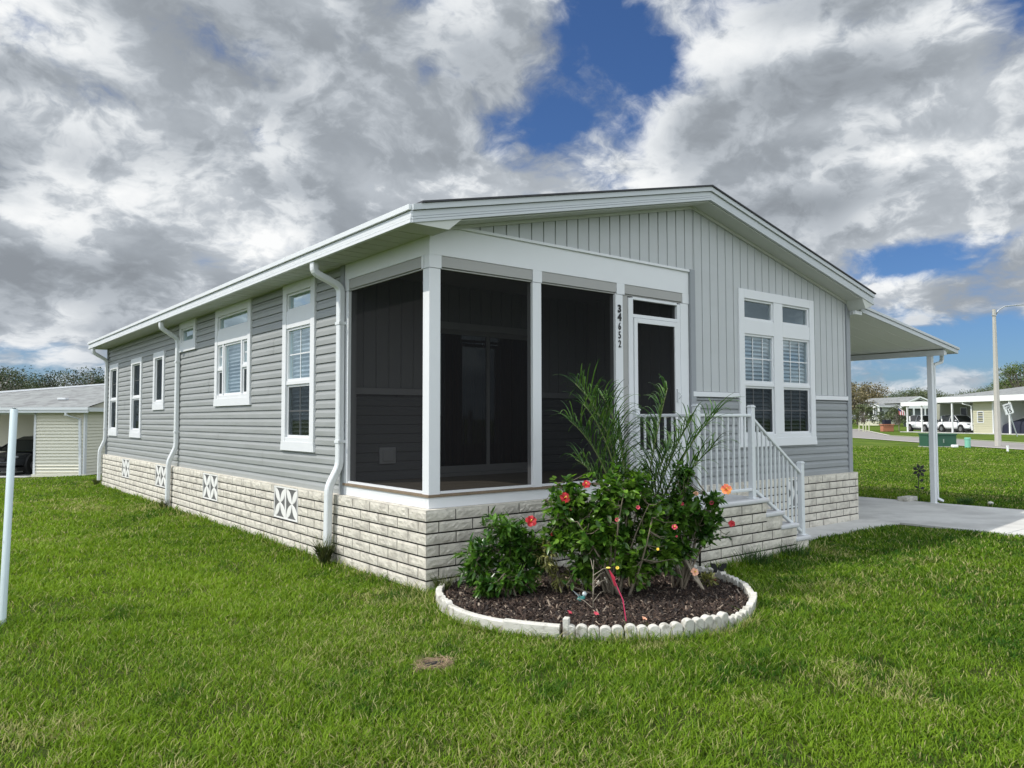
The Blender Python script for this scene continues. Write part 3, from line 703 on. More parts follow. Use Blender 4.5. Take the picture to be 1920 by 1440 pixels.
for (a, b, c, d) in ((px0, .18, YF, YF + .11), (1.272, 1.385, YF, YF + .09), (2.455, 2.57, YF, YF + .09), (3.555, 3.70, YF, YF + .09), (px0, px0 + .09, 1.665, 1.75)):
    mb = MB(); mb.box(a, b, c, d, FL + (-.02 if a < 3.5 else -.14), 2.876); mb.build('porch_post', white, H, bevel=0.004)
mb = MB(); mb.box(2.57, 2.665, YF + .02, YF + .09, FL, 2.876); mb.build('jamb_filler', taupe, H)
# sills
mb = MB(); mb.box(.18, 1.272, YF + .01, YF + .06, FL, FL + .022); mb.box(1.385, 2.455, YF + .01, YF + .06, FL, FL + .022); mb.box(px0 + .01, px0 + .06, .17, 1.665, FL, FL + .022); mb.build('screen_sill', white, H)
mb = MB(); mb.box(px0 - .012, 2.66, YF - .012, YF + .11, FL - .026, FL - .002); mb.box(px0 - .012, px0 + .10, YF + .11, 1.80, FL - .026, FL - .002); mb.build('wood_edge', wooded, H)
mb = MB(); mb.box(px0, 2.62, YF, YF + .05, SK + .003, FL - .027); mb.box(px0, px0 + .05, YF + .05, 1.75, SK + .003, FL - .027); mb.build('band_board', white, H, bevel=.003)
fl = MB(); y = YF + .112
while y < 1.8: fl.box(.14, 3.69, y, min(y + .134, 1.8), FL - .03, FL - .004); y += .138
fl.build('porch_floor', woodfl, H, bevel=0.003)
# screens
for a, b in ((.18, 1.272), (1.385, 2.455)):
    mb = MB(); mb.open = True; mb.quad((a, YF + .035, FL + .02), (b, YF + .035, FL + .02), (b, YF + .035, 2.88), (a, YF + .035, 2.88)); mb.build('insect_screen', screen, H)
mb = MB(); mb.open = True; mb.quad((px0 + .035, .17, FL + .02), (px0 + .035, 1.665, FL + .02), (px0 + .035, 1.665, 2.88), (px0 + .035, .17, 2.88)); mb.build('insect_screen', screen, H)
# porch inner walls
mb = MB(); mb.open = True
lap(mb, lambda u, w_, z: (u, 1.80 - w_, z), .14, 1.22, FL, 1.78); mb.build('porch_lower_wall', lapgrey, H); mb = MB(); mb.open = True; lap(mb, lambda u, w_, z: (u, 1.80 - w_, z), 2.80, 3.70, FL, 1.78); mb.build('porch_lower_wall', lapgrey, H)
mb = MB(); mb.open = True; boards(mb, lambda u, w_, z: (u, 1.80 - w_, z), .14, 3.70, 1.86, lambda x: 3.1, [(1.22, 2.80, 0.8, 2.62)])
boards(mb, lambda u, w_, z: (3.70 - w_, u, z), .17, 1.79, FL, lambda x: 3.1); mb.build('porch_upper_wall', boardgrey, H)
mb = MB(); mb.box(.14, 1.22, 1.77, 1.795, 1.785, 1.855); mb.box(2.80, 3.70, 1.77, 1.795, 1.785, 1.855); mb.box(.12, .20, 1.74, 1.795, FL, 3.1); mb.box(1.20, 1.26, 1.76, 1.80, FL, 2.66); mb.box(2.76, 2.82, 1.76, 1.80, FL, 2.66); mb.box(1.26, 2.76, 1.76, 1.80, 2.58, 2.66)
mb.build('porch_trim', white, H)
mb = MB(); mb.box(.10, 3.72, .16, 1.82, 3.10, 3.12); mb.box(.1, 3.7, 1.86, 1.88, .7, 3.1); mb.build('porch_ceiling', M('ceiling_white', (0.45, 0.46, 0.45), 0.8), H)
mb = MB(); mb.box(.50, .70, 1.762, 1.785, 1.02, 1.20); mb.box(.535, .665, 1.745, 1.763, 1.05, 1.17); mb.build('wall_vent', whitem, H, bevel=.004)
sl = MB()
for a, b, yy in ((1.26, 2.02, 1.775), (1.98, 2.76, 1.795)):
    sl.box(a, a + .045, yy, yy + .018, FL + .04, 2.58); sl.box(b - .045, b, yy, yy + .018, FL + .04, 2.58); sl.box(a + .045, b - .045, yy, yy + .018, FL + .04, FL + .12); sl.box(a + .045, b - .045, yy, yy + .018, 2.52, 2.58)
sl.box(1.26, 2.76, 1.75, 1.82, FL - .002, FL + .038)
so_ = sl.build('sliding_door', M('door_grey', (0.48, 0.48, 0.47), 0.5), H)
mb = MB(); mb.open = True; mb.quad((1.3, 1.79, FL + .1), (2.0, 1.79, FL + .1), (2.0, 1.79, 2.55), (1.3, 1.79, 2.55)); mb.quad((2.0, 1.81, FL + .1), (2.74, 1.81, FL + .1), (2.74, 1.81, 2.55), (2.0, 1.81, 2.55)); mb.build('pane', glassdk, so_)
# dark curtain inside
mb = MB()
for i in range(38):
    x = 1.28 + i * .04
    mb.box(x, x + .03, 1.84 + .008 * math.sin(i * 1.7), 1.852, FL + .02, 2.56)
mb.build('curtain', M('brown_curtain', (0.30, 0.20, 0.145), 0.9), so_)
# screen door with transom
df = MB(); df.box(2.668, 2.742, YF + .005, YF + .08, FL - .12, 2.86); df.box(3.50, 3.554, YF + .005, YF + .08, FL - .12, 2.86); df.box(2.742, 3.50, YF + .005, YF + .07, 2.845, 2.874); df.box(2.742, 3.50, YF + .005, YF + .07, 2.645, 2.682); df.box(2.742, 3.50, YF + .0, YF + .09, FL - .13, FL - .10)
df.build('door_frame', white, H, bevel=.003)
mb = MB(); mb.open = True; mb.quad((2.742, YF + .04, 2.68), (3.50, YF + .04, 2.68), (3.50, YF + .04, 2.846), (2.742, YF + .04, 2.846)); mb.build('insect_screen', screen, H)
dr = MB(); dr.box(2.747, 2.80, YF - .008, YF + .02, FL - .095, 2.640); dr.box(3.442, 3.496, YF - .008, YF + .02, FL - .095, 2.640); dr.box(2.80, 3.442, YF - .008, YF + .02, 2.585, 2.64); dr.box(2.80, 3.442, YF - .008, YF + .02, FL - .095, 1.16)
dr.box(2.84, 3.40, YF - .014, YF - .008, FL - .05, 1.11)
do = dr.build('screen_door', white, H, bevel=.003)
mb = MB(); mb.open = True; mb.quad((2.79, YF + .008, 1.15), (3.45, YF + .008, 1.15), (3.45, YF + .008, 2.59), (2.79, YF + .008, 2.59)); mb.build('door_screen', screen, do)
mb = MB(); mb.box(3.455, 3.482, YF - .03, YF - .008, 1.70, 1.86); mb.tube([(3.468, YF - .035, 1.74), (3.468, YF - .075, 1.78), (3.468, YF - .035, 1.82)], .007, 6); mb.build('door_handle', whitem, do, bevel=.002)

# ---- house number
def text(body, size, mat, name, parent, loc, rot, sx=1.0, off=0.0, ext=0.003):
    cu = bpy.data.curves.new(name, 'FONT'); cu.body = body; cu.size = size; cu.extrude = ext; cu.offset = off; cu.align_x = 'CENTER'; cu.align_y = 'CENTER'
    tmp = bpy.data.objects.new('tmp', cu); COL.objects.link(tmp); bpy.context.view_layer.update()
    me = bpy.data.meshes.new_from_object(tmp.evaluated_get(bpy.context.evaluated_depsgraph_get())); bpy.data.objects.remove(tmp)
    me.materials.clear(); me.materials.append(mat); o = bpy.data.objects.new(name, me); COL.objects.link(o); o.parent = parent
    o.location = loc; o.rotation_euler = rot; o.scale = (sx, 1, 1); return o
for ch, z, sx, off, sz in (('3', 2.715, .98, .0045, .112), ('4', 2.622, .98, .0045, .112), ('6', 2.522, .78, .0012, .112), ('5', 2.425, .78, .0012, .112), ('2', 2.328, .78, .0012, .112)):
    dg = text(ch, sz, black, 'house_number', H, (2.512, YF - .005, z), (R(90), 0, 0), sx, off)
    if ch in '652':   # small serifs on the thinner digits
        pass

# ---- downspouts
def spout(pts, w_=.090, d_=.065, side=(0, 1, 0), parent=H, name='downspout', mat=whitem):
    # round the corners
    P_ = [Vector(q) for q in pts]; out = [P_[0]]
    for i in range(1, len(P_) - 1):
        a, b, c = P_[i - 1], P_[i], P_[i + 1]; r_ = min(.07, (a - b).length * .45, (c - b).length * .45)
        p = b + (a - b).normalized() * r_; q = b + (c - b).normalized() * r_
        for k in range(5): t_ = k / 4; out.append(p * (1 - t_) ** 2 + b * 2 * t_ * (1 - t_) + q * t_ ** 2)
    out.append(P_[-1]); mb = MB(); mb.rtube(out, w_, d_, side)
    for q in (P_[3] + Vector((0, 0, .30)), P_[2] + Vector((0, 0, -.35))):
        mb.box(q.x - d_ / 2 - .006, q.x + d_ / 2 + .02, q.y - w_ / 2 - .006, q.y + w_ / 2 + .006, q.z - .06, q.z - .03)
    return mb.build(name, mat, parent, bevel=0)
spout([(-.27, 1.80, 3.17), (-.27, 1.80, 3.06), (.015, 1.76, 2.93), (.015, 1.755, 1.02), (-.085, 1.80, .80), (-.085, 1.82, .05)])
spout([(-.27, 7.98, 3.17), (-.27, 7.98, 3.06), (.03, 8.08, 2.90), (.03, 8.08, 1.05), (-.075, 8.12, .80), (-.075, 8.16, .05)])
spout([(-.27, 13.95, 3.17), (-.27, 13.95, 3.06), (.03, 14.05, 2.90), (.03, 14.06, 1.05), (-.075, 14.08, .80), (-.075, 14.10, .12)])

# ================================================================== CARPORT
CP = thing('carport', 'white flat carport roof on slim post beside the right end of the house', 'carport')
def zc_(x): return 3.21 - 0.131 * (x - 7.57)
cy0, cy1 = -0.10, 8.0
mb = MB(); slab(mb, 7.47, 11.0, cy0 + .03, cy1, -0.09, -0.075, zc_); slab(mb, 7.5, 10.98, cy0 + .03, cy1, -0.02, -0.006, zc_)
for k in range(26):
    y = .2 + k * .305; slab(mb, 7.5, 10.97, y, y + .02, -0.094, -0.0905, zc_)
mb.build('roof_panel', M('carport_panel', (0.72, 0.74, 0.70), 0.5, 0.03), CP)
mb = MB(); slab(mb, 7.55, 11.02, cy0 - .02, cy0 + .03, -0.04, 0.0, zc_); slab(mb, 7.55, 11.0, cy0, cy0 + .03, -0.108, -0.044, zc_)
mb.box(10.985, 11.02, cy0 + .03, cy1, zc_(11.0) - .105, zc_(11.0)); mb.build('edge_fascia', M('rake_metal', (0.6, 0.65, 0.66)), CP, bevel=.003)
mb = MB(); mb.box(10.56, 10.66, -.04, cy1 - .1, zc_(10.66) - .19, zc_(10.66) - .097); mb.build('beam', whitem, CP, bevel=.004)
mb = MB(); mb.box(7.46, 7.50, cy0 + .1, cy1, zc_(7.5) - .16, zc_(7.5) - .095); mb.box(7.38, 7.58, -.10, -.06, 3.055, 3.11); mb.build('ledger', whitem, CP)
for y in (.22, 3.6, 7.0):
    mb = MB(); mb.box(10.57, 10.655, y - .042, y + .042, 0.0, zc_(10.66) - .19); mb.box(10.55, 10.675, y - .06, y + .06, .016, .028); mb.build('post', whitem, CP, bevel=.006)
sp_ = MB(); pts = [(10.90, .14, zc_(11) - .10), (10.90, .14, 2.56), (10.692, .20, 2.44), (10.692, .20, .10), (10.80, .16, .05)]
sp_.rtube([pts[0], pts[1], (10.87, .14, 2.51), (10.73, .19, 2.47), pts[2], pts[3], pts[4]], .06, .045, (0, 1, 0)); sp_.build('downspout', whitem, CP)

# ================================================================== ENTRY STEPS
ST = thing('entry_steps', 'pale block entry steps with concrete treads and white picket railing at screen door', 'steps')
ys_ = -0.90
V_, F_ = [], []
st = MB(); st.open = True
def cutz(x1, z1, nrow, x0=2.62):
    v, f = blocks(lambda u, w_, z: (u, ys_ - w_, z), x0, x1, z1, nrow, (2.95, 2.77), L=.366, h=0.1016); st.add(v, f)
lv = [(3.78, .595), (4.07, .435), (4.36, .275), (4.60, .115)]
# stepped face: rows clipped to each flight
h = .1016; z = .595; r_ = 0
while z > -0.02:
    zb = z - h; mid = zb + h / 2; xr = 4.60
    for xx, zz in reversed(lv):
        if mid < zz: xr = xx; break
    xr = max([xx for xx, zz in lv if mid < zz], default=3.78)
    v, f = blocks(lambda u, w_, q: (u, ys_ - w_, q), 2.62, xr, z, 1, ((2.95, 2.77)[r_ % 2],) * 2); st.add(v, f); z = zb; r_ += 1
v, f = blocks(lambda u, w_, q: (2.62 - w_, u, q), ys_, 0.0, .595, 6, (-.5, -.7)); st.add(v, f)
xp_ = 3.70
for xx, zz in lv: st.box(xp_, xx - .004, ys_ - .0125, ys_, zz - .075, zz + .002); xp_ = xx - .004
st.build('block_face', blockm, ST)
mb = MB(); x0 = 2.63
for xx, zz in lv: mb.box(x0, xx - .012, ys_ - .004, -.03, -.1, zz - .004); x0 = xx - .012
mb.add(JM.v, JM.f); mb.open = True; mb.build('step_core', mortar, ST)
for (xx, zz), zl in zip(lv, (.435, .275, .115, -.1)): mb = MB(); mb.box(xx - .010, xx + .004, ys_ + .004, -.04, max(zl, -.1) , zz - .006); mb.build('riser', blockm, ST)
x0 = 2.58
for xx, zz in lv:
    mb = MB(); mb.box(x0 + (.0 if x0 < 3 else -.04), xx + .035, ys_ - .03, -.01, zz, zz + .05); mb.build('tread', stepcon, ST, bevel=.018, seg=3); x0 = xx
RL = thing('railing', None, None); RL.parent = ST
pk = MB(); py_ = ys_ + .05
def post(x, y, z0, z1):
    mb = MB(); mb.box(x - .030, x + .030, y - .030, y + .030, z0, z1); mb.box(x - .036, x + .036, y - .036, y + .036, z1, z1 + .018); mb.box(x - .028, x + .028, y - .028, y + .028, z1 + .018, z1 + .028); mb.box(x - .05, x + .05, y - .05, y + .05, z0, z0 + .012)
    return mb.build('newel_post', whitem, ST, bevel=.005)
post(2.66, py_, .645, 1.63); post(3.60, py_, .645, 1.63); post(4.56, py_, .165, .985); post(2.66, -.04, .645, 1.60)
def rail(a, b, name='handrail'):
    mb = MB(); mb.rtube([a, b], .045, .032, Vector((0, 1, 0)) if abs(a[0] - b[0]) > .1 else Vector((1, 0, 0))); return mb.build(name, whitem, ST, bevel=.004)
rail((2.69, py_, 1.545), (3.57, py_, 1.545)); rail((2.69, py_, .745), (3.57, py_, .745), 'bottom_rail')
rail((2.66, py_ + .03, 1.545), (2.66, -.07, 1.545)); rail((2.66, py_ + .03, .745), (2.66, -.07, .745), 'bottom_rail')
rail((3.63, py_, 1.50), (4.53, py_, .885)); rail((3.63, py_, .735), (4.53, py_, .215), 'bottom_rail')
def picket(x, y, z0, z1):
    mb = MB(); mb.box(x - .009, x + .009, y - .009, y + .009, z0, z1); return mb.build('picket', whitem, ST)
for i in range(8): picket(2.69 + (i + 1) * .88 / 9, py_, .75, 1.54)
for i in range(7): picket(2.66, py_ + .03 + (i + 1) * .75 / 8, .75, 1.54)
for i in range(10):
    t_ = (i + 1) / 11; picket(3.63 + .90 * t_, py_, .735 - .52 * t_, 1.50 - .615 * t_)
bpy.data.objects.remove(RL)
#PLANTS
# ================================================================== LOCAL FRAMES FOR FAR THINGS
def G(px, d):            # ground point at a bearing (in photo columns) and a distance along the view
    k = (px - 960) / 1425.88
    return CAM.x + FW.x * d + RT.x * d * k, CAM.y + FW.y * d + RT.y * d * k
VROT = math.atan2(RT.y, RT.x)

# ------------------------------------------------------------------ leaves
def leaves(P_, Dn, L, Wd, droop=0.15, mid=0.12):
    """P (n,3) bases, Dn (n,3) directions, L (n,), Wd (n,) -> verts, tris (folded 5-vertex leaves)"""
    n = len(P_); Dn = Dn / np.linalg.norm(Dn, axis=1, keepdims=True)
    up = np.tile([0, 0, 1.0], (n, 1)) + rng.normal(0, .35, (n, 3)); s = np.cross(Dn, up); s /= np.linalg.norm(s, axis=1, keepdims=True) + 1e-9
    nn = np.cross(s, Dn); L = L[:, None]; Wd = Wd[:, None]
    V = np.zeros((n, 7, 3)); V[:, 0] = P_
    V[:, 1] = P_ + Dn * L * .3 + s * Wd * .42 + nn * L * .04; V[:, 2] = P_ + Dn * L * .3 - s * Wd * .42 + nn * L * .04
    V[:, 3] = P_ + Dn * L * .62 + s * Wd * .40 + nn * L * (.02 - droop * .3); V[:, 4] = P_ + Dn * L * .62 - s * Wd * .40 + nn * L * (.02 - droop * .3)
    V[:, 5] = P_ + Dn * L - nn * L * droop; V[:, 6] = P_ + Dn * L * .5 - nn * L * mid * Wd / L
    b = np.arange(n)[:, None] * 7
    Tt = np.concatenate([b + np.array(q) for q in ((0, 6, 1), (0, 2, 6), (1, 6, 3), (2, 4, 6), (3, 6, 5), (6, 4, 5))], 1)
    return V.reshape(-1, 3), Tt.ravel()
def bush_pts(ells, ntw, base, stems, smb, rbase=.012, upbias=.5, shell=.55):
    """twig tips in a union of ellipsoids, stems run from the base to some of them"""
    T_ = []; w_ = np.array([e[3] * e[4] * e[5] for e in ells]); w_ = w_ / w_.sum()
    for _ in range(ntw):
        e = ells[rng.choice(len(ells), p=w_)]; d = rng.normal(size=3); d /= np.linalg.norm(d); r_ = (shell + (1 - shell) * rng.random()) * (1 + .12 * rng.normal())
        T_.append((e[0] + d[0] * e[3] * r_, e[1] + d[1] * e[4] * r_, e[2] + d[2] * e[5] * r_, e[0], e[1], e[2]))
    T_ = np.array(T_); tips = T_[:, :3]; dirs = tips - T_[:, 3:]; dirs /= np.linalg.norm(dirs, axis=1, keepdims=True) + 1e-9; dirs[:, 2] += upbias
    dirs /= np.linalg.norm(dirs, axis=1, keepdims=True)
    nodes = []
    for i in range(stems):
        tip = tips[rng.integers(len(tips))]; bs = np.array(base) + np.array([rng.normal(0, .035), rng.normal(0, .035), 0]); md = bs * .55 + tip * .45 + np.array([rng.normal(0, .04), rng.normal(0, .04), (tip[2] - bs[2]) * .12])
        pts = [bs * (1 - t_) ** 2 + md * 2 * t_ * (1 - t_) + tip * t_ ** 2 for t_ in np.linspace(0, 1, 7)]
        smb.tube(pts, [rbase * (1 - .75 * k / 6) for k in range(7)], 5); nodes += pts[2:]
    nodes = np.array(nodes)
    for tp, dr_ in zip(tips[::2], dirs[::2]):
        j = np.argmin(np.linalg.norm(nodes - tp, axis=1)); q = nodes[j]
        if np.linalg.norm(q - tp) < .5: smb.tube([q, (q + tp) / 2 - np.array([0, 0, .02]), tp], [.004, .003, .0018], 4, caps=False)
    return tips, dirs
def whorl(tips, dirs, nl, L, Wd, span=.12, spread=1.0):
    n = len(tips); P_ = []; Dn = []
    for k in range(nl):
        t_ = rng.random(n); a = rng.normal(size=(n, 3)); a -= (a * dirs).sum(1, keepdims=True) * dirs; a /= np.linalg.norm(a, axis=1, keepdims=True)
        P_.append(tips - dirs * (t_ * span)[:, None]); Dn.append(dirs * (.35 + .6 * (1 - t_))[:, None] + a * spread + np.array([0, 0, -.10]))
    P_ = np.concatenate(P_); Dn = np.concatenate(Dn); m_ = len(P_)
    return leaves(P_, Dn, L * (.6 + .6 * rng.random(m_)), Wd * (.7 + .5 * rng.random(m_)), droop=.18)
hib = leafmat('hibiscus_leaf', (0.034, 0.095, 0.012), (0.130, 0.235, 0.030), 0.30, 9, 0.38)
hib2 = leafmat('dark_shrub_leaf', (0.026, 0.080, 0.012), (0.090, 0.185, 0.024), 0.30, 9, 0.34)
varleaf = leafmat('variegated_leaf', (0.10, 0.11, 0.03), (0.36, 0.34, 0.12), 0.4, 30, 0.25)
palmlf = leafmat('palm_leaflet', (0.028, 0.075, 0.020), (0.090, 0.160, 0.040), 0.24, 4, 0.25)
bark = M('grey_bark', (0.17, 0.14, 0.10), 0.9, 0.3, 20, 0.5, 80)
redp = M('red_petal', (0.38, 0.008, 0.014), 0.5, .1); pinkp = M('pink_petal', (0.50, 0.06, 0.09), 0.5, .15, 30); orap = M('orange_petal', (0.95, 0.36, 0.07), 0.5, .15, 30, col2=(0.85, 0.18, 0.10), c2scale=22); peach = M('peach_petal', (0.80, 0.42, 0.27), 0.5, .15, 30)
stam = M('yellow_stamen', (0.8, 0.6, 0.08), 0.6)
def flower(c, face, r_, mat, parent, name='flower', curl=.35, npet=5, stamen=True, closed=0.0):
    f = Vector(face).normalized(); a = f.orthogonal().normalized(); b = f.cross(a); c = Vector(c); mb = MB(); mb.open = True
    for k in range(npet):
        an = 2 * math.pi * k / npet + random.random() * .3; d = a * math.cos(an) + b * math.sin(an); s = f.cross(d); rows = []
        for i, (t_, w_, h_) in enumerate(((0, .10, .0), (.35, .38, .22), (.7, .52, .34), (1.0, .34, .28))):
            for j in (-1, -.4, .4, 1):
                rr = t_ * (1 - closed * .7) * (1 + .1 * random.random()); rows.append(c + d * rr * r_ + s * w_ * j * r_ * (1 - closed * .3) + f * r_ * (h_ * (1 + closed * 2) + (.10 if abs(j) == 1 else 0) + random.uniform(-.13, .13)))
        mb.add(rows, [(i * 4 + j, i * 4 + j + 1, (i + 1) * 4 + j + 1, (i + 1) * 4 + j) for i in range(3) for j in range(3)])
    o = mb.build(name, mat, parent, smooth=True)
    if stamen and r_ > .03:
        m2 = MB(); m2.tube([c, c + f * r_ * 1.0], .0035, 5); m2.sphere(c + f * r_ * 1.02, .006, 6, 4); m2.build('stamen', stam, o)
    return o
def tocam(c, up=.35):
    d = (CAM - Vector(c)).normalized(); return (d.x + random.uniform(-.3, .3), d.y + random.uniform(-.3, .3), d.z + up)
def shrub(name, label, cat, ells, ntw, base, stems, nl, L, Wd, mat, group=None, flowers=(), span=.12, rbase=.012, spread=1.0, upbias=.5, shell=.40):
    t_ = thing(name, label, cat, (base[0], base[1], 0), 0, group); o_ = np.array([base[0], base[1], 0]); sm = MB()
    el_ = [(e[0] - base[0], e[1] - base[1], *e[2:]) for e in ells]
    tips, dirs = bush_pts(el_, ntw, (0, 0, 0), stems, sm, rbase, upbias, shell)
    V_, T_ = whorl(tips, dirs, nl, L, Wd, span, spread)
    V_ = V_[:]; V_[:, 2] = np.maximum(V_[:, 2], .015)
    npmesh('foliage', V_, T_, 3, mat, parent=t_); sm.build('stems', bark, t_, smooth=True)
    for (c, r_, m_, kw) in flowers:
        cc = (c[0] - base[0], c[1] - base[1], c[2]); flower(cc, tocam(c), r_, m_, t_, **kw)
        q = tips[np.argmin(np.linalg.norm(tips - np.array(cc), axis=1))]; mb = MB(); mb.tube([q, cc], .0025, 4); mb.build('flower_stalk', hib2, t_)
    return t_
# ------------------------------------------------------------------ flower bed
mm = bpy.data.materials.new('bark_mulch'); mm.use_nodes = True; t = NT(mm.node_tree); mm.node_tree.nodes.clear()
ge = t.n('ShaderNodeNewGeometry'); rn = ge.outputs['Random Per Island']
rp = t.n('ShaderNodeValToRGB'); t.l(rn, rp.inputs[0]); e0 = rp.color_ramp.elements; e0[0].color = (0.014, 0.009, 0.007, 1); e0[1].color = (0.22, 0.16, 0.12, 1)
for p_, c_ in ((.45, (0.028, 0.015, 0.010, 1)), (.78, (0.05, 0.028, 0.018, 1)), (.90, (0.12, 0.08, 0.055, 1)), (.96, (0.34, 0.28, 0.22, 1))): e0.new(p_).color = c_
b = t.n('ShaderNodeBsdfPrincipled'); t.l(rp.outputs[0], b.inputs['Base Color']); b.inputs['Roughness'].default_value = .85; o = t.n('ShaderNodeOutputMaterial'); t.l(b.outputs[0], o.inputs[0])
def mulch():
    n = 34000; x = rng.uniform(-.35, 2.5, n); y = rng.uniform(-2.4, 0.0, n)
    k = inbed(x, y, -.045) & (y < -.02) & ~((x > 2.55) & (y > -.92)); x = x[k]; y = y[k]; n = len(x)
    z = .02 + .03 * vnoise(x, y, .25, 2) + .025 * np.exp(-((x - 1.0) ** 2 + (y + 1.1) ** 2) / .8) + rng.random(n) * .008
    a = rng.random(n) * 6.283; L = .006 + .030 * rng.random(n) ** 2; w_ = .003 + .006 * rng.random(n); tl = rng.normal(0, .55, n)
    ux, uy = np.cos(a), np.sin(a); V = np.zeros((n, 8, 3)); i = 0
    for s0 in (-1, 1):
        for s1 in (-1, 1):
            for s2 in (0, 1):
                V[:, i] = np.stack([x + ux * L * s0 - uy * w_ * s1, y + uy * L * s0 + ux * w_ * s1, z + s0 * tl * L + s2 * .003], 1); i += 1
    bI = np.arange(n)[:, None] * 8; Q = np.concatenate([bI + np.array(q) for q in ((1, 3, 7, 5), (0, 4, 6, 2), (0, 1, 5, 4), (2, 6, 7, 3), (0, 2, 3, 1), (4, 5, 7, 6))], 1).ravel()
    tag(npmesh('bark_mulch', V.reshape(-1, 3), Q, 4, mm), 'dark brown bark mulch filling the flower bed', 'mulch', kind='stuff')
    mb = MB(); g_ = 34; vs = []; idx = {}
    for j in range(g_ + 1):
        for i in range(g_ + 1):
            xx = -.35 + 2.85 * i / g_; yy = -2.42 + 2.40 * j / g_
            if inbed(np.array(xx), np.array(yy), .02): idx[(i, j)] = len(vs); vs.append((xx, yy, .012 + .03 * float(vnoise(np.array(xx), np.array(yy), .25, 2)) + .025 * math.exp(-((xx - 1.0) ** 2 + (yy + 1.1) ** 2) / .8)))
    mb.add(vs, [(idx[(i, j)], idx[(i + 1, j)], idx[(i + 1, j + 1)], idx[(i, j + 1)]) for i in range(g_) for j in range(g_) if all(q in idx for q in ((i, j), (i + 1, j), (i + 1, j + 1), (i, j + 1)))])
    tag(mb.build('bed_soil', M('bed_soil', (0.022, 0.014, 0.010), .95, .3, 20, .8, 60), smooth=True), kind='structure')
mulch()
def path_pts(pts, step):
    out = []; 
    for i in range(len(pts) - 1):
        a = np.array(pts[i]); b = np.array(pts[i + 1]); n = max(1, int(round(np.linalg.norm(b - a) / .01)))
        out += [a + (b - a) * k / n for k in range(n)]
    return np.array(out + [np.array(pts[-1])])
# smooth the outline
def chaik(p):
    for _ in range(3):
        q = [p[0]]
        for a, b in zip(p[:-1], p[1:]): q += [(a[0] * .75 + b[0] * .25, a[1] * .75 + b[1] * .25), (a[0] * .25 + b[0] * .75, a[1] * .25 + b[1] * .75)]
        p = q + [p[-1]]
    return p
PP = path_pts(chaik(BED), .01); cum = np.concatenate([[0], np.cumsum(np.linalg.norm(np.diff(PP, axis=0), axis=1))])
def at_s(s): return Vector((np.interp(s, cum, PP[:, 0]), np.interp(s, cum, PP[:, 1]), 0))
def scallop(s0, s1, h0, label, tilt=0.0, off=0.0, name='scalloped_edging_block'):
    n = max(2, int(round((s1 - s0) / .088))); w_ = (s1 - s0) / n; c0 = at_s((s0 + s1) / 2); t_ = thing.__call__ if False else None
    mb = MB(); mb.open = False
    for k in range(n):
        a = at_s(s0 + k * w_ + .001); b = at_s(s0 + (k + 1) * w_ - .001); d = (b - a).normalized(); nrm = Vector((d.y, -d.x, 0)) ; L = (b - a).length; mid = (a + b) / 2
        if (mid - Vector((*BEDC, 0))).dot(nrm) < 0: nrm = -nrm
        r_ = L / 2; hh = h0 + random.uniform(-.007, .007); prof = [(-r_, -.06), (-r_, hh - r_ * .75)]
        prof += [(-r_ * math.cos(q), hh - r_ * .75 + r_ * .75 * math.sin(q)) for q in np.linspace(.35, math.pi - .35, 8)]
        prof += [(r_, hh - r_ * .75), (r_, -.06)]
        th = .048; fr_ = nrm * (th / 2 + off); bk = nrm * (-th / 2 + off); m_ = len(prof); vs = []
        for (sx, sz) in prof: vs.append(mid + d * sx + fr_ + nrm * (tilt * sz) + Vector((0, 0, sz)))
        for (sx, sz) in prof: vs.append(mid + d * sx + bk + nrm * (tilt * sz) + Vector((0, 0, sz)))
        # bulged front face with an inner ring
        cen = [mid + d * sx * .88 + nrm * (th / 2 + .004 + off) + nrm * (tilt * sz) + Vector((0, 0, sz * .95 + (0 if sz > 0 else -.01))) for (sx, sz) in prof]
        vs += cen; F_ = [(i, (i + 1) % m_, (i + 1) % m_ + m_, i + m_) for i in range(m_)] + [tuple(range(m_, 2 * m_))] + [(i, (i + 1) % m_, 2 * m_ + (i + 1) % m_, 2 * m_ + i) for i in range(m_)] + [tuple(range(2 * m_, 3 * m_))]
        mb.add(vs, F_)
    # continuous backing that makes the scallops one casting
    for k in range(n):
        a = at_s(s0 + k * w_); b = at_s(s0 + (k + 1) * w_); d = (b - a).normalized(); nrm = Vector((d.y, -d.x, 0)); 
        if ((a + b) / 2 - Vector((*BEDC, 0))).dot(nrm) < 0: nrm = -nrm
        q = [a - nrm * (.016 - off), b - nrm * (.016 - off), b + nrm * (.016 + off), a + nrm * (.016 + off)]; mb.prism([(v.x, v.y, -.05) for v in q], (0, 0, .05 + h0 - .032))
    o = mb.build(name, edgecon, None, bevel=.004); tag(o, label, 'edging block', 'concrete edging blocks around the flower bed'); return o
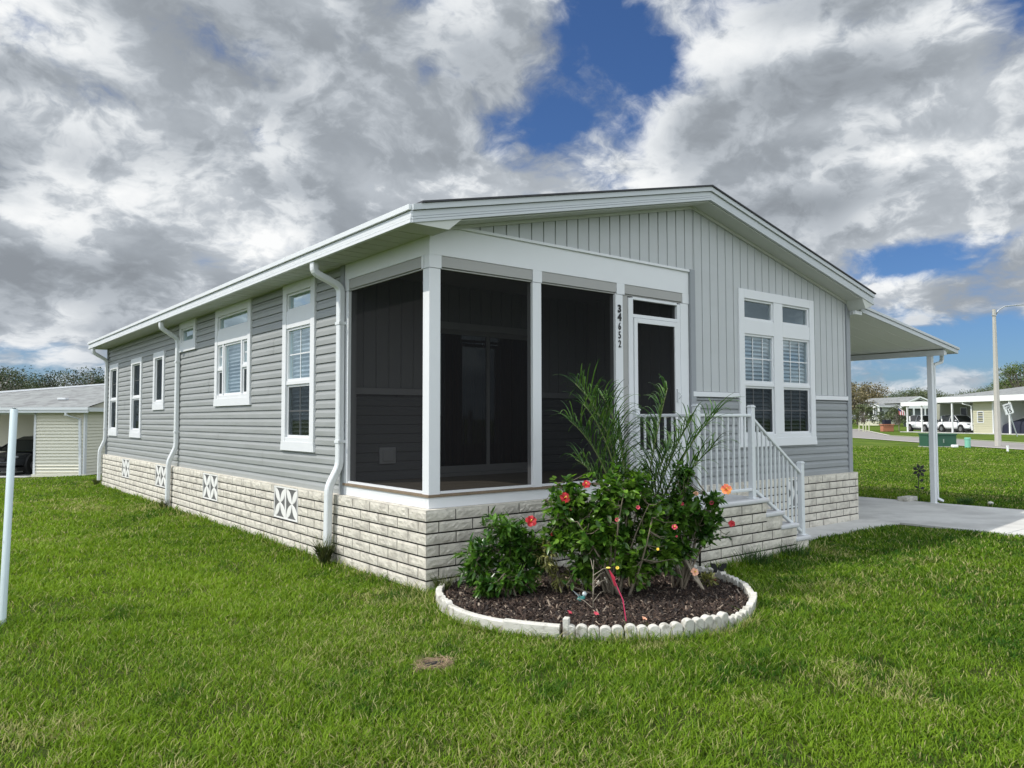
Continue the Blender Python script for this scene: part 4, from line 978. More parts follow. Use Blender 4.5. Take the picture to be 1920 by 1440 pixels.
def curb(s0, s1, h0, label, off=0.0):
    mb = MB(); n = 10; prof = [(-.028, -.06), (-.028, h0 - .012), (-.018, h0), (.018, h0), (.028, h0 - .012), (.028, -.06)]; vs = []
    for k in range(n + 1):
        s = s0 + (s1 - s0) * k / n; a = at_s(s - .01); b = at_s(s + .01); d = (b - a).normalized(); nrm = Vector((d.y, -d.x, 0)); c = at_s(s)
        if (c - Vector((*BEDC, 0))).dot(nrm) < 0: nrm = -nrm
        vs += [c + nrm * (p + off) + Vector((0, 0, q)) for p, q in prof]
    m_ = len(prof); mb.add(vs, [(i * m_ + j, i * m_ + (j + 1) % m_, (i + 1) * m_ + (j + 1) % m_, (i + 1) * m_ + j) for i in range(n) for j in range(m_)] + [tuple(range(m_)), tuple(n * m_ + j for j in range(m_))])
    o = mb.build('curved_edging_block', edgecon, None, bevel=.003); tag(o, label, 'edging block', 'concrete edging blocks around the flower bed'); return o
ST_ = cum[-1]
def s_near(x, y): return cum[np.argmin(np.hypot(PP[:, 0] - x, PP[:, 1] - y))]
sa = s_near(-.25, -.72); sb = s_near(-.20, -1.36); sc_ = s_near(-.07, -1.62)
scallop(.03, sa * .52, .09, 'scalloped edging block closest to the house corner, behind the dark shrub')
scallop(sa * .54, sa, .095, 'scalloped edging block at the far left end of the bed, next to the smooth curb')
curb(sa + .01, sb, .075, 'smooth white curved curb at the leftmost edge of the bed')
curb(sb + .01, sc_ + .14, .09, 'smooth white curved curb left of the square ended scalloped block', off=.02)
words = ['first', 'second', 'third', 'fourth', 'fifth', 'sixth', 'seventh', 'eighth', 'ninth', 'tenth', 'eleventh']
s = sc_ + .16; sq_ = at_s(s)
i = 0; end = s_near(2.36, -.95)
nseg = int(round((end - s) / .44)); seg = (end - s) / nseg
for i in range(nseg):
    lab = '%s white scalloped edging block right of the smooth curbs along the bed front' % words[i]
    if i == 0: lab = 'square ended white scalloped edging block in front, right beside the smooth curb'
    if i == nseg - 1: lab = 'tilted scalloped edging block at the far right of the bed, nearest the steps'
    if i == nseg - 2: lab = 'mossy scalloped edging block at the right bend of the bed, one before the last'
    zo = [0, -.008, .006, -.012, .004, -.006, .010, -.010, .012, .0, -.004][i % 11]; ob = scallop(s + i * seg + .004, s + (i + 1) * seg - .004, .098 + .010 * ((i * 7) % 3), lab, tilt=[.08, -.10, .12, -.05, .16, -.12, .10, .28, -.22, .32, .15][i % 11], off=[0, .008, -.006, .01, 0, .012, -.01, .03, -.04, .02, 0][i % 11])
    ob.location.z = zo
    if i == 0:
        a = at_s(s + .0); d = (at_s(s + .02) - a).normalized()
        mb = MB(); q = a + d * .02; nr = Vector((d.y, -d.x, 0)); nr = nr if (q - Vector((*BEDC, 0))).dot(nr) > 0 else -nr
        mb.prism([q - d * .02 - nr * .03, q + d * .02 - nr * .03, q + d * .02 + nr * .036, q - d * .02 + nr * .036], (0, 0, .135)); mb.build('square_end', edgecon, ob, bevel=.004)
curb(end + .01, ST_ - .02, .085, 'smooth white curb at the back right of the bed, by the step wall')
# pieces lying inside the bed
def loose_scallop(x, y, rz, n, h0, label):
    mb = MB()
    for k in range(n):
        r_ = .085 if n == 2 else .05; cx = (k - (n - 1) / 2) * r_ * 2; prof = [(cx - r_, -.04), (cx - r_, h0 - r_ * .8)] + [(cx - r_ * math.cos(q), h0 - r_ * .8 + r_ * .8 * math.sin(q)) for q in np.linspace(.3, math.pi - .3, 8)] + [(cx + r_, h0 - r_ * .8), (cx + r_, -.04)]
        mb.prism([(a, -.025, b_) for a, b_ in prof], (0, .05, 0))
    o = mb.build('broken_edging_piece', edgecon, None, bevel=.006); o.location = (x, y, 0); o.rotation_euler = (-.15, 0, rz); tag(o, label, 'edging block'); return o
loose_scallop(1.15, -.93, VROT, 2, .13, 'two humped pale edging piece standing inside the bed under the tall hibiscus')
PL = 'hibiscus shrubs in the flower bed'
shrub('hibiscus_shrub', 'low dark green leafy shrub at the left end of the bed with one red bloom', 'shrub',
      [(.16, -.52, .36, .20, .17, .22), (.42, -.70, .44, .26, .18, .24), (.30, -.70, .62, .19, .15, .15), (.62, -.80, .38, .16, .15, .18), (.36, -.78, .22, .26, .18, .13), (.20, -.62, .16, .20, .14, .12)], 340, (.36, -.72, 0), 12, 9, .085, .030, hib2, PL,
      [((.47, -.86, .665), .045, redp, {}), ((.60, -.98, .56), .022, redp, dict(closed=.6))], span=.10)
shrub('hibiscus_shrub', 'largest bright green hibiscus in the middle of the bed with red and pink blooms', 'shrub',
      [(.72, -1.08, .80, .26, .20, .26), (1.02, -1.30, .86, .30, .24, .27), (.92, -1.22, .56, .38, .26, .22), (1.25, -1.48, .66, .22, .22, .28), (.68, -1.02, .56, .20, .18, .20), (1.20, -1.38, .95, .16, .16, .16), (1.08, -1.45, .36, .26, .14, .20), (.80, -1.15, .32, .22, .14, .18), (1.36, -1.55, .42, .14, .14, .22)], 800, (1.00, -1.32, 0), 20, 9, .070, .044, hib, PL,
      [((.60, -1.13, .87), .042, redp, {}), ((.76, -1.22, .975), .032, redp, {}), ((.88, -1.44, .70), .026, pinkp, dict(closed=.6)), ((1.00, -1.56, .80), .026, pinkp, dict(closed=.6)), ((1.22, -1.74, .64), .034, pinkp, dict(closed=.55)),
       ((.62, -1.18, .78), .018, pinkp, dict(closed=.7)), ((1.12, -1.66, .47), .020, stam, dict(closed=.7, stamen=False)), ((.80, -1.52, .34), .024, stam, dict(closed=.7, stamen=False)), ((1.30, -1.70, .56), .016, pinkp, dict(closed=.7))], span=.12, rbase=.014)
shrub('hibiscus_shrub', 'upright hibiscus at the right of the bed with a large orange bloom', 'shrub',
      [(1.72, -1.42, .72, .24, .20, .26), (1.86, -1.54, .60, .20, .18, .22), (1.60, -1.34, .52, .22, .20, .22), (1.75, -1.42, 1.02, .12, .12, .18), (1.92, -1.58, .82, .12, .10, .12), (1.66, -1.44, .40, .20, .14, .18)], 430, (1.72, -1.40, 0), 14, 9, .068, .042, hib2, PL,
      [((1.99, -1.68, .895), .044, orap, {}), ((1.87, -1.62, .78), .024, pinkp, dict(closed=.4)), ((2.03, -1.70, .60), .028, redp, {}), ((1.78, -1.52, .86), .022, peach, {}), ((1.62, -1.50, .78), .022, pinkp, dict(closed=.5))], span=.12, rbase=.013)
shrub('umbrella_plant', 'thin drooping yellow and green variegated plant between the two left shrubs', 'plant',
      [(.62, -.90, .36, .10, .09, .20), (.70, -.96, .22, .10, .08, .12)], 46, (.70, -.98, 0), 6, 8, .075, .022, varleaf, None, span=.04, rbase=.006, upbias=-.35, spread=.9)
shrub('croton_plant', 'small yellow green variegated plant low in the mulch at the right of the bed', 'plant',
      [(1.96, -1.50, .10, .07, .07, .06)], 14, (1.96, -1.50, 0), 4, 8, .075, .02, varleaf, None, span=.03, rbase=.005)
shrub('dry_seedling', 'little dry reddish seedling with white flecks left of the pale two humped piece', 'plant',
      [(.86, -.98, .10, .09, .07, .06)], 22, (.86, -.98, 0), 5, 7, .03, .010, M('dry_leaf', (0.30, 0.22, 0.12), .8, .3, 30), None, span=.03, rbase=.003)
# grey bare stems of the old cut plant
sb_ = thing('cut_shrub_stems', 'bundle of bare grey stems leaning up out of the mulch at the right', 'plant', (1.80, -1.60, 0)); mb = MB()
for k in range(7): mb.tube([(random.uniform(-.03, .03), random.uniform(-.03, .03), 0), (-.05 + random.uniform(-.03, .03), .06, .14), (-.10 + random.uniform(-.04, .02), .12 + random.uniform(-.03, .03), .30)], [.008, .006, .004], 5)
mb.build('stems', M('pale_bark', (0.30, 0.26, 0.20), .9, .3, 30), sb_); flower((-.08, .06, .20), (-.5, -.8, .4), .032, peach, sb_, name='flower')
tw = thing('leafless_twig', 'bare thin branching twig sticking up from the mulch at left front', 'plant', (.60, -1.45, 0)); mb = MB(); mb.tube([(0, 0, 0), (0, 0, .20), (.01, 0, .42)], [.005, .004, .002], 5)
for k in range(7):
    z = .05 + .05 * k; a = random.random() * 6.28; mb.tube([(0, 0, z), (.08 * math.cos(a), .08 * math.sin(a), z + .05), (.14 * math.cos(a), .14 * math.sin(a), z + .06)], [.003, .002, .001], 4)
mb.build('stems', M('pale_bark', (0.3, 0.26, 0.2)), tw)
# palm
PT = thing('areca_palm', 'feathery palm with arching narrow fronds rising above the hibiscus', 'palm', (1.42, -1.12, 0))
def frond(pts, L0, nlf, name='frond'):
    a, b_, c = [Vector(q) - Vector((1.42, -1.12, 0)) for q in pts]; rm = MB(); ts = np.linspace(0, 1, 14)
    cur = lambda t_: a * (1 - t_) ** 2 + b_ * 2 * t_ * (1 - t_) + c * t_ ** 2
    rm.tube([cur(q) for q in ts], [.011 * (1 - .8 * q) + .0015 for q in ts], 6); ro_ = rm.build(name, M('palm_stalk', (0.10, 0.13, 0.04), .5, .2, 10), PT, smooth=True)
    V_ = []; F_ = []
    for k in range(nlf):
        t_ = .36 + .64 * (k + .5) / nlf; q = cur(t_); tg = (cur(min(t_ + .02, 1)) - cur(t_ - .02)).normalized()
        sd_ = tg.cross(Vector((0, 0, 1)));  sd_ = sd_.normalized() if sd_.length > .05 else Vector((1, 0, 0)); upv = sd_.cross(tg).normalized()
        L = L0 * 1.55 * (0.45 + .75 * math.sin(math.pi * min(1, (t_ - .25) / .8)) ** .7) * random.uniform(.85, 1.12)
        for sgn in (-1, 1):
            d = (sd_ * sgn * .80 + tg * .55 + upv * .30 + Vector([random.uniform(-.14, .14) for _ in range(3)])).normalized(); p = q.copy(); wv = .0050; n_ = 9; fall = random.uniform(.08, .17); row = []
            for i in range(n_ + 1):
                s_ = i / n_; ww = wv * (math.sin(math.pi * min(.98, .12 + s_ * .88)) ** .6) ; cr_ = d.cross(Vector((0, 0, 1))); cr_ = cr_.normalized() if cr_.length > .05 else sd_
                nn = cr_.cross(d); row.append((p - cr_ * ww, p + nn * .002, p + cr_ * ww)); p = p + d * (L / n_); d = (d + Vector((0, 0, -fall)) * (0.5 + s_)).normalized()
            o_ = len(V_)
            for r3 in row: V_ += [tuple(v) for v in r3]
            for i in range(n_): F_ += [(o_ + 3 * i, o_ + 3 * i + 1, o_ + 3 * i + 4, o_ + 3 * i + 3), (o_ + 3 * i + 1, o_ + 3 * i + 2, o_ + 3 * i + 5, o_ + 3 * i + 4)]
    m_ = MB(); m_.open = True; m_.v = V_; m_.f = F_; m_.build('leaflets', palmlf, ro_)
for pts, L0, n_ in (
    (((1.40, -1.12, .05), (1.42, -1.06, 1.40), (1.02, -.82, 1.82)), .36, 34), (((1.39, -1.12, .05), (1.34, -1.03, 1.15), (.96, -.80, 1.50)), .34, 30),
    (((1.42, -1.10, .05), (1.46, -1.08, 1.30), (1.22, -.95, 1.72)), .32, 28), (((1.40, -1.12, .05), (1.38, -1.05, 1.25), (1.06, -.88, 1.64)), .34, 30),
    (((1.43, -1.12, .05), (1.54, -1.18, 1.10), (1.66, -1.32, 1.78)), .30, 28), (((1.44, -1.13, .05), (1.64, -1.28, 1.10), (2.04, -1.57, 1.58)), .34, 28),
    (((1.43, -1.14, .05), (1.60, -1.30, .90), (1.98, -1.58, 1.28)), .30, 24), (((1.40, -1.13, .05), (1.30, -1.05, .95), (.98, -.86, 1.16)), .28, 24),
    (((1.41, -1.14, .05), (1.46, -1.22, .85), (1.56, -1.40, 1.24)), .30, 26), (((1.43, -1.11, .05), (1.60, -1.22, 1.0), (1.84, -1.43, 1.50)), .32, 26), (((1.41, -1.11, .05), (1.38, -1.10, 1.0), (1.26, -1.10, 1.42)), .32, 28)):
    frond(pts, L0, n_)
mb = MB()
for k in range(7): mb.tube([(random.uniform(-.04, .04), random.uniform(-.04, .04), -.02), (random.uniform(-.05, .05), random.uniform(-.05, .05), .35)], [.02, .012], 6)
mb.build('palm_cane', M('palm_cane', (0.14, 0.13, 0.07), .8, .3, 12), PT)
# garden ornaments in the bed
def stake(): 
    t_ = thing('garden_stake', 'thin bright pink metal garden stake with a yellow topped pink petal', 'garden stake', (.53, -1.87, .0))
    mb = MB(); mb.tube([(0, 0, 0), (-.02, .02, .20), (-.06, .06, .33)], .0042, 8); mb.build('rod', M('pink_paint', (0.62, 0.05, 0.13), .4), t_)
    mb = MB(); mb.tube([(-.06, .06, .30), (-.075, .06, .36), (-.11, .07, .42)], [.005, .013, .004], 8); mb.build('petal', M('red_pink', (0.60, 0.04, 0.08), .45), t_)
    mb = MB(); mb.sphere((-.115, .072, .435), .015, 10, 6, (1.2, 1.2, .45)); mb.build('cap', M('yellow_paint', (0.75, 0.62, 0.12), .5), t_, smooth=True)
stake()
t_ = thing('bird_figurine', 'small grey and teal bird figurine standing in the mulch', 'figurine', (.69, -1.23, .03)); mb = MB(); mb.sphere((0, 0, .035), .035, 12, 8, (1.5, .7, .8)); mb.build('body', M('teal_glaze', (0.05, 0.22, 0.20), .25), t_, smooth=True)
mb = MB(); mb.sphere((.03, 0, .075), .02, 10, 7); mb.prism([(.045, -.004, .075), (.07, 0, .072), (.045, .004, .075)], (0, 0, .006)); mb.build('head', M('pale_glaze', (0.55, 0.6, 0.6), .3), t_, smooth=True)
mb = MB(); mb.prism([(-.02, -.02, .055), (-.07, -.05, .10), (-.03, -.005, .075)], (0, .006, .0)); mb.prism([(-.02, .02, .055), (-.06, .05, .11), (-.03, .005, .075)], (0, -.006, 0)); mb.build('wing', M('pale_glaze', (0.55, 0.6, 0.6), .3), t_)
t_ = thing('butterfly_ornament', 'black metal butterfly ornament on the right rim of the bed', 'ornament', (2.33, -1.34, .0), VROT)
mb = MB(); mb.tube([(0, 0, 0), (.0, 0, .10)], .004, 5); mb.sphere((0, 0, .13), .012, 8, 6, (.6, .6, 2.6)); mb.build('body', black, t_)
for sg in (-1, 1):
    mb = MB(); mb.prism([(sg * .005, 0, .12), (sg * .03, 0, .17), (sg * .075, .0, .175), (sg * .07, 0, .135), (sg * .045, 0, .12), (sg * .055, 0, .085), (sg * .02, 0, .09)], (0, .004, .0)); mb.build('wing', black, t_)
for (x, y, m_, lab) in ((.43, -1.65, pinkp, 'fallen pink blossom on the mulch in front of the twig'), (.60, -1.96, peach, 'fallen peach blossom beside the foot of the pink stake'), (1.0, -1.2, redp, 'fallen red blossom in the middle of the mulch'), (.30, -1.50, pinkp, 'fallen pink blossom near the square ended edging block'), (2.1, -1.45, redp, 'fallen red petals near the butterfly ornament')):
    q = flower((0, 0, 0), (random.uniform(-.3, .3), -.4, .8), .028, m_, None, name='fallen_blossom', closed=.5, stamen=False); q.location = (x, y, .065); tag(q, lab, 'flower', 'fallen blossoms on the mulch')
# weeds and other small things around the house
def tuft(x, y, n, h_, label, mat, name='weed_tuft', spread=.12):
    th = rng.random(n) * 6.28; r_ = rng.random(n) ** .7 * spread * .4; P_ = np.stack([r_ * np.cos(th), r_ * np.sin(th), np.zeros(n)], 1); Dn = np.stack([np.cos(th) * .5 * rng.random(n), np.sin(th) * .5 * rng.random(n), np.ones(n)], 1)
    V_, T_ = leaves(P_, Dn, h_ * (.4 + .7 * rng.random(n)), np.full(n, .006), droop=.35); o_ = npmesh(name, V_, T_, 3, mat); o_.location = (x, y, 0); tag(o_, label, 'weeds', 'weeds at the foot of the skirt'); return o_
weedm = leafmat('weed_leaf', (0.05, 0.075, 0.02), (0.14, 0.15, 0.05), .6, 15, .2)
tuft(-.13, 1.78, 240, .34, 'scraggly tall weeds around the foot of the nearest downspout', weedm)
tuft(-.12, 8.15, 130, .22, 'low weeds around the foot of the middle downspout', weedm)
tuft(-.10, 14.2, 90, .22, 'dark weeds at the foot of the farthest downspout', weedm)
tuft(.10, -.10, 130, .20, 'small weeds growing at the near corner of the block skirt', weedm)
tuft(3.35, -1.0, 150, .20, 'low leafy weeds along the foot of the step wall', leafmat('weed_green', (0.03, 0.08, 0.015), (0.07, 0.15, 0.03), .5), spread=.5)
tuft(4.1, -.98, 130, .18, 'weeds in the dark grass beside the lower steps', MATS['weed_green'], spread=.5)
t_ = thing('valve_hole', 'shallow dirt hole ringed with dry thatch in the front lawn', 'hole', (-1.02, -1.72, 0)); t_.scale = (.78, .66, 1); mb = MB(); mb.open = True; vs = []; 
for j, (r_, z) in enumerate(((.0, .006), (.05, .007), (.068, .011), (.09, .030), (.13, .018), (.15, .0))):
    for i in range(20): a = 6.283 * i / 20; rr = r_ * (1 + .12 * math.sin(3 * a + j)); vs.append((rr * math.cos(a) * 1.25, rr * math.sin(a), z + random.uniform(0, .004)))
mb.add(vs, [(j * 20 + i, j * 20 + (i + 1) % 20, (j + 1) * 20 + (i + 1) % 20, (j + 1) * 20 + i) for j in range(5) for i in range(20)]); mb.build('soil_ring', M('dry_thatch_soil', (0.20, 0.14, 0.09), .95, .35, 40, .8, 120), t_)
n = 420; th = rng.random(n) * 6.28; r_ = .085 + .06 * rng.random(n); P_ = np.stack([r_ * np.cos(th) * 1.2, r_ * np.sin(th), .02 + .012 * rng.random(n)], 1); Dn = np.stack([-np.sin(th) + rng.normal(0, .5, n), np.cos(th) + rng.normal(0, .5, n), rng.normal(.1, .2, n)], 1)
V_, T_ = leaves(P_, Dn, .03 + .04 * rng.random(n), np.full(n, .003)); npmesh('dry_thatch', V_, T_, 3, M('straw', (0.42, 0.32, 0.20), .9, .3, 50), parent=t_)
mb = MB(); mb.sphere((-.02, -.035, .022), .085, 14, 6, (1.2, .85, .14)); mb.build('dark_pit', M('pit_shade', (0.012, 0.011, 0.010), .9), t_)  # flattened near-black disc; the hole's shade is put into its colour
t_ = thing('leaning_pole', 'pale blue grey metal pole leaning at the left edge of the lawn', 'pole'); mb = MB()
tp = CAM + (FW - UP * ((765 - 720) / 1425.88) + RT * ((26.5 - 960) / 1425.88)) * 5.66
mb.tube([(-2.99, 1.11, -.1), (-2.99, 1.11, 0), tuple(tp - Vector((0, 0, .01))), tuple(tp)], [.026, .026, .0255, .018], 16); mb.build('shaft', M('pole_paint', (0.50, 0.58, 0.60), .4, .1, 5), t_, smooth=True)
mb = MB(); mb.box(-3.01 + .012, -2.965, 1.06, 1.084, .60, .62); mb.build('bolt', M('dark_steel', (0.05, 0.05, 0.05), .5), t_)
t_ = thing('flower_ornament', 'black metal flower ornament with two leaves beside the carport post', 'ornament', (10.84, .56, 0), VROT); mb = MB(); mb.tube([(0, 0, 0), (-.015, 0, .28), (0, 0, .54)], .007, 6); mb.build('stem', black, t_)
for k in range(7):
    a = 6.283 * k / 7; d = Vector((math.cos(a), 0, math.sin(a))); s_ = Vector((-math.sin(a), 0, math.cos(a))); c = Vector((0, -.02, .56)); mb = MB(); mb.prism([c + d * .02, c + d * .08 + s_ * .032, c + d * .135, c + d * .08 - s_ * .032], (0, .006, 0)); mb.build('petal', black, t_)
mb = MB(); mb.sphere((0, -.03, .56), .028, 10, 6); mb.build('flower_center', black, t_)
for (x, z, sg) in ((.05, .38, 1), (.06, .24, 1), (-.05, .26, -1)):
    mb = MB(); mb.prism([(x - .045 * sg, -.003, z - .01), (x - .01, -.003, z + .03), (x + .04 * sg, -.003, z + .02), (x + .01, -.003, z - .025)], (0, .006, 0)); mb.build('leaf', black, t_)
t_ = MB(); t_.box(10.50, 10.90, .62, .80, 0, .09); tag(t_.build('paver_block', edgecon, None, bevel=.006), 'flat pale paver block beside the foot of the carport post', 'paver')
tuft(10.95, -.15, 160, .16, 'small green clump growing at the foot of the carport post', MATS['weed_green'], name='ground_plant', spread=.3)
mb = MB(); mb.sphere((0, 0, 0), .05, 8, 6, (1.2, 1, .6)); q = mb.build('garden_stone', edgecon, None, smooth=True); q.location = (11.25, -.45, .03); tag(q, 'small white stone in the grass right of the carport post', 'stone')

# ================================================================== STREET THINGS
x, y = G(1868, 41.2); t_ = thing('street_lamp', 'tall tapered concrete street lamp pole with curved steel arm', 'street lamp', (x, y, 0), VROT)
hgt = 1.509 + (786 - 581) / 1425.88 * 41.2 * 1.0
mb = MB(); mb.add([(sx * w_, sy * w_, z) for z, w_ in ((0, .14), (hgt, .07)) for sx, sy in ((-1, -.6), (-.6, -1), (.6, -1), (1, -.6), (1, .6), (.6, 1), (-.6, 1), (-1, .6))], [(i, (i + 1) % 8, 8 + (i + 1) % 8, 8 + i) for i in range(8)] + [tuple(range(8)), tuple(range(8, 16))]); mb.build('pole', M('lamp_concrete', (0.44, 0.42, 0.375), .85, .1, 3), t_)
mb = MB(); mb.tube([(.08, 0, hgt - .33), (.25, 0, hgt - .05), (.6, 0, hgt + .16), (1.2, 0, hgt + .22), (2.3, 0, hgt + .28)], .032, 8); mb.build('arm', M('galvanised', (0.42, 0.44, 0.46), .4, metal=.6), t_, smooth=True)
mb = MB(); mb.sphere((2.6, 0, hgt + .26), .14, 10, 6, (2.4, 1, .55)); mb.build('lamp_head', M('galvanised', (0.42, 0.44, 0.46)), t_, smooth=True)
mb = MB(); mb.box(-.10, .10, -.09, .09, hgt - .36, hgt - .32); mb.build('bracket', M('galvanised', (0.42, 0.44, 0.46)), t_)
x, y = G(1904.5, 63.5); t_ = thing('speed_limit_sign', 'tilted white speed limit 15 sign on a leaning metal post', 'sign', (x, y, 0), VROT)
def tl(a, z): c_, s_ = math.cos(R(17)), math.sin(R(17)); return (a * c_ - (z) * s_, z * c_ + a * s_)
mb = MB()
for q in ((-.04, .04),): mb.add([(tl(a, z)[0], yy, tl(a, z)[1]) for z in (-.1, 2.0) for yy in (0, .05) for a in q], [(0, 2, 3, 1), (4, 5, 7, 6), (0, 1, 5, 4), (2, 6, 7, 3), (0, 4, 6, 2), (1, 3, 7, 5)])
mb.build('post', M('galvanised', (0.42, 0.44, 0.46)), t_)
def panel(w_, h_, z0, y0, y1, mat, nm, inset=0):
    mb = MB(); r_ = .05; pts = [(-w_ + r_, z0), (w_ - r_, z0), (w_, z0 + r_), (w_, z0 + h_ - r_), (w_ - r_, z0 + h_), (-w_ + r_, z0 + h_), (-w_, z0 + h_ - r_), (-w_, z0 + r_)]
    mb.prism([(tl(a, z)[0], y0, tl(a, z)[1]) for a, z in pts], (0, y1 - y0, 0)); return mb.build(nm, mat, t_)
signw = M('sign_white', (0.85, 0.85, 0.85), .4); panel(.37, .92, 1.92, -.02, 0, signw, 'sign_panel'); panel(.35, .88, 1.94, -.026, -.0205, black, 'border'); panel(.335, .85, 1.955, -.032, -.0265, signw, 'sign_face')
for body, sz, zz, off in (('SPEED', .20, 2.66, .004), ('LIMIT', .20, 2.47, .004), ('15', .44, 2.18, .016)):
    a, z = tl(0, zz); text(body, sz, black, 'lettering', t_, (a, -.038, z), Matrix.Rotation(R(-17), 3, 'Y').to_quaternion().to_matrix().__matmul__(Matrix.Rotation(R(90), 3, 'X')).to_euler(), 1.0, off, .002)
x, y = G(1761.5, 40.2); t_ = thing('utility_box', 'dark green electrical utility box behind the carport post', 'utility box', (x, y, 0), VROT)
gb = M('utility_green', (0.030, 0.095, 0.060), .45, .08, 3); mb = MB(); mb.box(-.76, .76, -.1, .75, 0, .62); mb.build('cabinet', gb, t_, bevel=.02)
mb = MB(); mb.box(-.79, .79, -.14, .79, .625, .70); mb.build('lid', gb, t_, bevel=.02)
mb = MB(); mb.box(.05, .09, -.14, -.1, .22, .42); mb.box(-.30, -.285, -.108, -.1, .02, .6); mb.build('latch', M('latch_steel', (0.25, 0.3, 0.27), .5), t_)
mb = MB(); mb.box(-.80, .80, -.2, .8, -.05, .03); mb.build('base_pad', M('lamp_concrete', (0.5, 0.47, 0.41)), t_)
def small(px, d, name, label, cat, fn, rz=VROT, group=None):
    x, y = G(px, d); t_ = thing(name, label, cat, (x, y, float(gz(x, y))), rz, group); fn(t_); return t_
def f(t_): mb = MB(); mb.box(-.13, .13, -.13, .13, 0, .14); mb.build('cover', signw, t_, bevel=.03)
small(1786.5, 39.4, 'meter_cap', 'tiny pale cap at the right foot of the green utility box', 'box', f)
def f(t_):
    g2 = M('mint_plastic', (0.20, 0.48, 0.36), .5); mb = MB(); mb.tube([(0, 0, 0), (0, 0, .42)], .135, 18); mb.build('pedestal_body', g2, t_, smooth=False); mb = MB(); mb.tube([(0, 0, .42), (0, 0, .50), (0, 0, .515)], [.15, .145, .12], 18); mb.build('cap', g2, t_)
small(1811, 39.2, 'cable_pedestal', 'round mint green cable pedestal right of the utility box', 'pedestal', f)
def mkst(h_, w_, m_):
    def f(t_): mb = MB(); mb.box(-w_, w_, -w_, w_, 0, h_); mb.build('shaft', m_, t_, bevel=.006); mb = MB(); mb.box(-w_ - .004, w_ + .004, -w_ - .004, w_ + .004, h_ - .06, h_ + .01); mb.build('cap', m_, t_)
    return f
small(1727.5, 40.9, 'marker_post', 'short white marker post left of the green utility box', 'marker post', mkst(.54, .055, signw))
small(1885.5, 34.5, 'marker_post', 'short white marker post in the grass right of the street lamp', 'marker post', mkst(.26, .035, signw))
small(27.5, 20.8, 'marker_post', 'short white pipe in the grass behind the leaning pole', 'marker post', mkst(.20, .018, signw))
for px, d, lab in ((1609, 90, 'leftmost pale stake around the young roadside tree'), (1616.5, 84, 'second pale stake from the left by the young roadside tree'), (1621.5, 85, 'third pale stake from the left by the young roadside tree'), (1627.5, 84.5, 'rightmost pale stake by the young roadside tree')):
    small(px, d, 'tree_stake', lab, 'stake', mkst(1.05, .045, M('pale_wood', (0.55, 0.55, 0.38), .8)), group='stakes round the young tree')
def f(t_):
    br = M('orange_brick', (0.42, 0.17, 0.10), .85, .2, 6); mb = MB(); mb.box(-.62, .62, -.35, .35, 0, .72); mb.build('brick_base', br, t_, bevel=.02); mb = MB(); mb.box(-.72, .72, -.42, .42, .74, .84); mb.build('cap', br, t_, bevel=.02)
    mb = MB(); mb.box(-.42, .36, -.3, .3, .845, 1.35); mb.build('dark_box', M('dark_navy', (0.012, 0.014, 0.03), .5), t_, bevel=.03)
small(1661, 88, 'brick_planter', 'orange brick roadside planter with a dark box on top', 'planter', f)

# ================================================================== TREES
ol = leafmat('oak_leaf', (0.022, 0.036, 0.014), (0.062, 0.080, 0.036), .6, .5, .15); ol2 = leafmat('tan_leaf', (0.10, 0.085, 0.045), (0.20, 0.165, 0.09), .7, .4, .15); ol3 = leafmat('far_oak_leaf', (0.060, 0.085, 0.040), (0.12, 0.14, 0.065), .6, .3, .15); olg = leafmat('bright_tree_leaf', (0.05, 0.085, 0.02), (0.15, 0.19, 0.05), .6, .5, .2)
tb = M('tree_bark', (0.22, 0.19, 0.16), .9, .3, 3)
def tree_proto(name, h_, rad, ncl, lf, size, label, cat='tree', open_=.5, low=.25, seed=0):
    r2 = np.random.default_rng(seed); t_ = thing(name, label, cat); mb = MB(); th = h_ * .30
    mb.tube([(0, 0, -.3), (.05, 0, th), (.1, .05, h_ * .62)], [.05 * h_ * .5, .035 * h_ * .5, .008 * h_], 7)
    lobes = []
    for k in range(ncl):
        a = r2.random() * 6.28; rr = rad * (.25 + .75 * r2.random() ** .6); z = h_ * (low + (1 - low) * r2.random() ** .75) ; lim = 1 - abs((z / h_) - .55) ** 1.6 * 1.6; rr *= max(.25, lim)
        c = np.array([rr * math.cos(a), rr * math.sin(a), z]); lobes.append((c, rad * (.16 + .16 * r2.random())))
        s0 = np.array([.05, 0, th * (.8 + .5 * r2.random())]); mb.tube([s0, (s0 + c) / 2 + np.array([0, 0, .05 * h_]), c], [.012 * h_, .008 * h_, .003 * h_], 5, caps=False)
    mb.build('trunk', tb, t_)
    P_ = []; 
    for c, r_ in lobes:
        n = int(70 * (1 - open_ * .4)); d = r2.normal(size=(n, 3)); d /= np.linalg.norm(d, axis=1, keepdims=True); P_.append(c + d * (r_ * (.35 + .75 * r2.random(n) ** .5))[:, None] * np.array([1.25, 1.25, .8]))
    P_ = np.concatenate(P_); n = len(P_); Dn = r2.normal(size=(n, 3)); V_, T_ = leaves(P_, Dn, size * (.6 + .8 * r2.random(n)), size * (.5 + .5 * r2.random(n)), .1)
    npmesh('crown', V_, T_, 3, lf, parent=t_); return t_
def plant_tree(pr, first, px, d, sc, label, rz, group=None, z=None):
    if d > 180: sc *= .87
    x, y = G(px, d); loc = (x, y, (float(gz(x, y)) if z is None else z))
    if first: pr.location = loc; pr.rotation_euler = (0, 0, rz); pr.scale = (sc,) * 3; pr['label'] = label; q = pr
    else: q = dup(pr, loc, rz, label, sc)
    if group: q['group'] = group
    return q
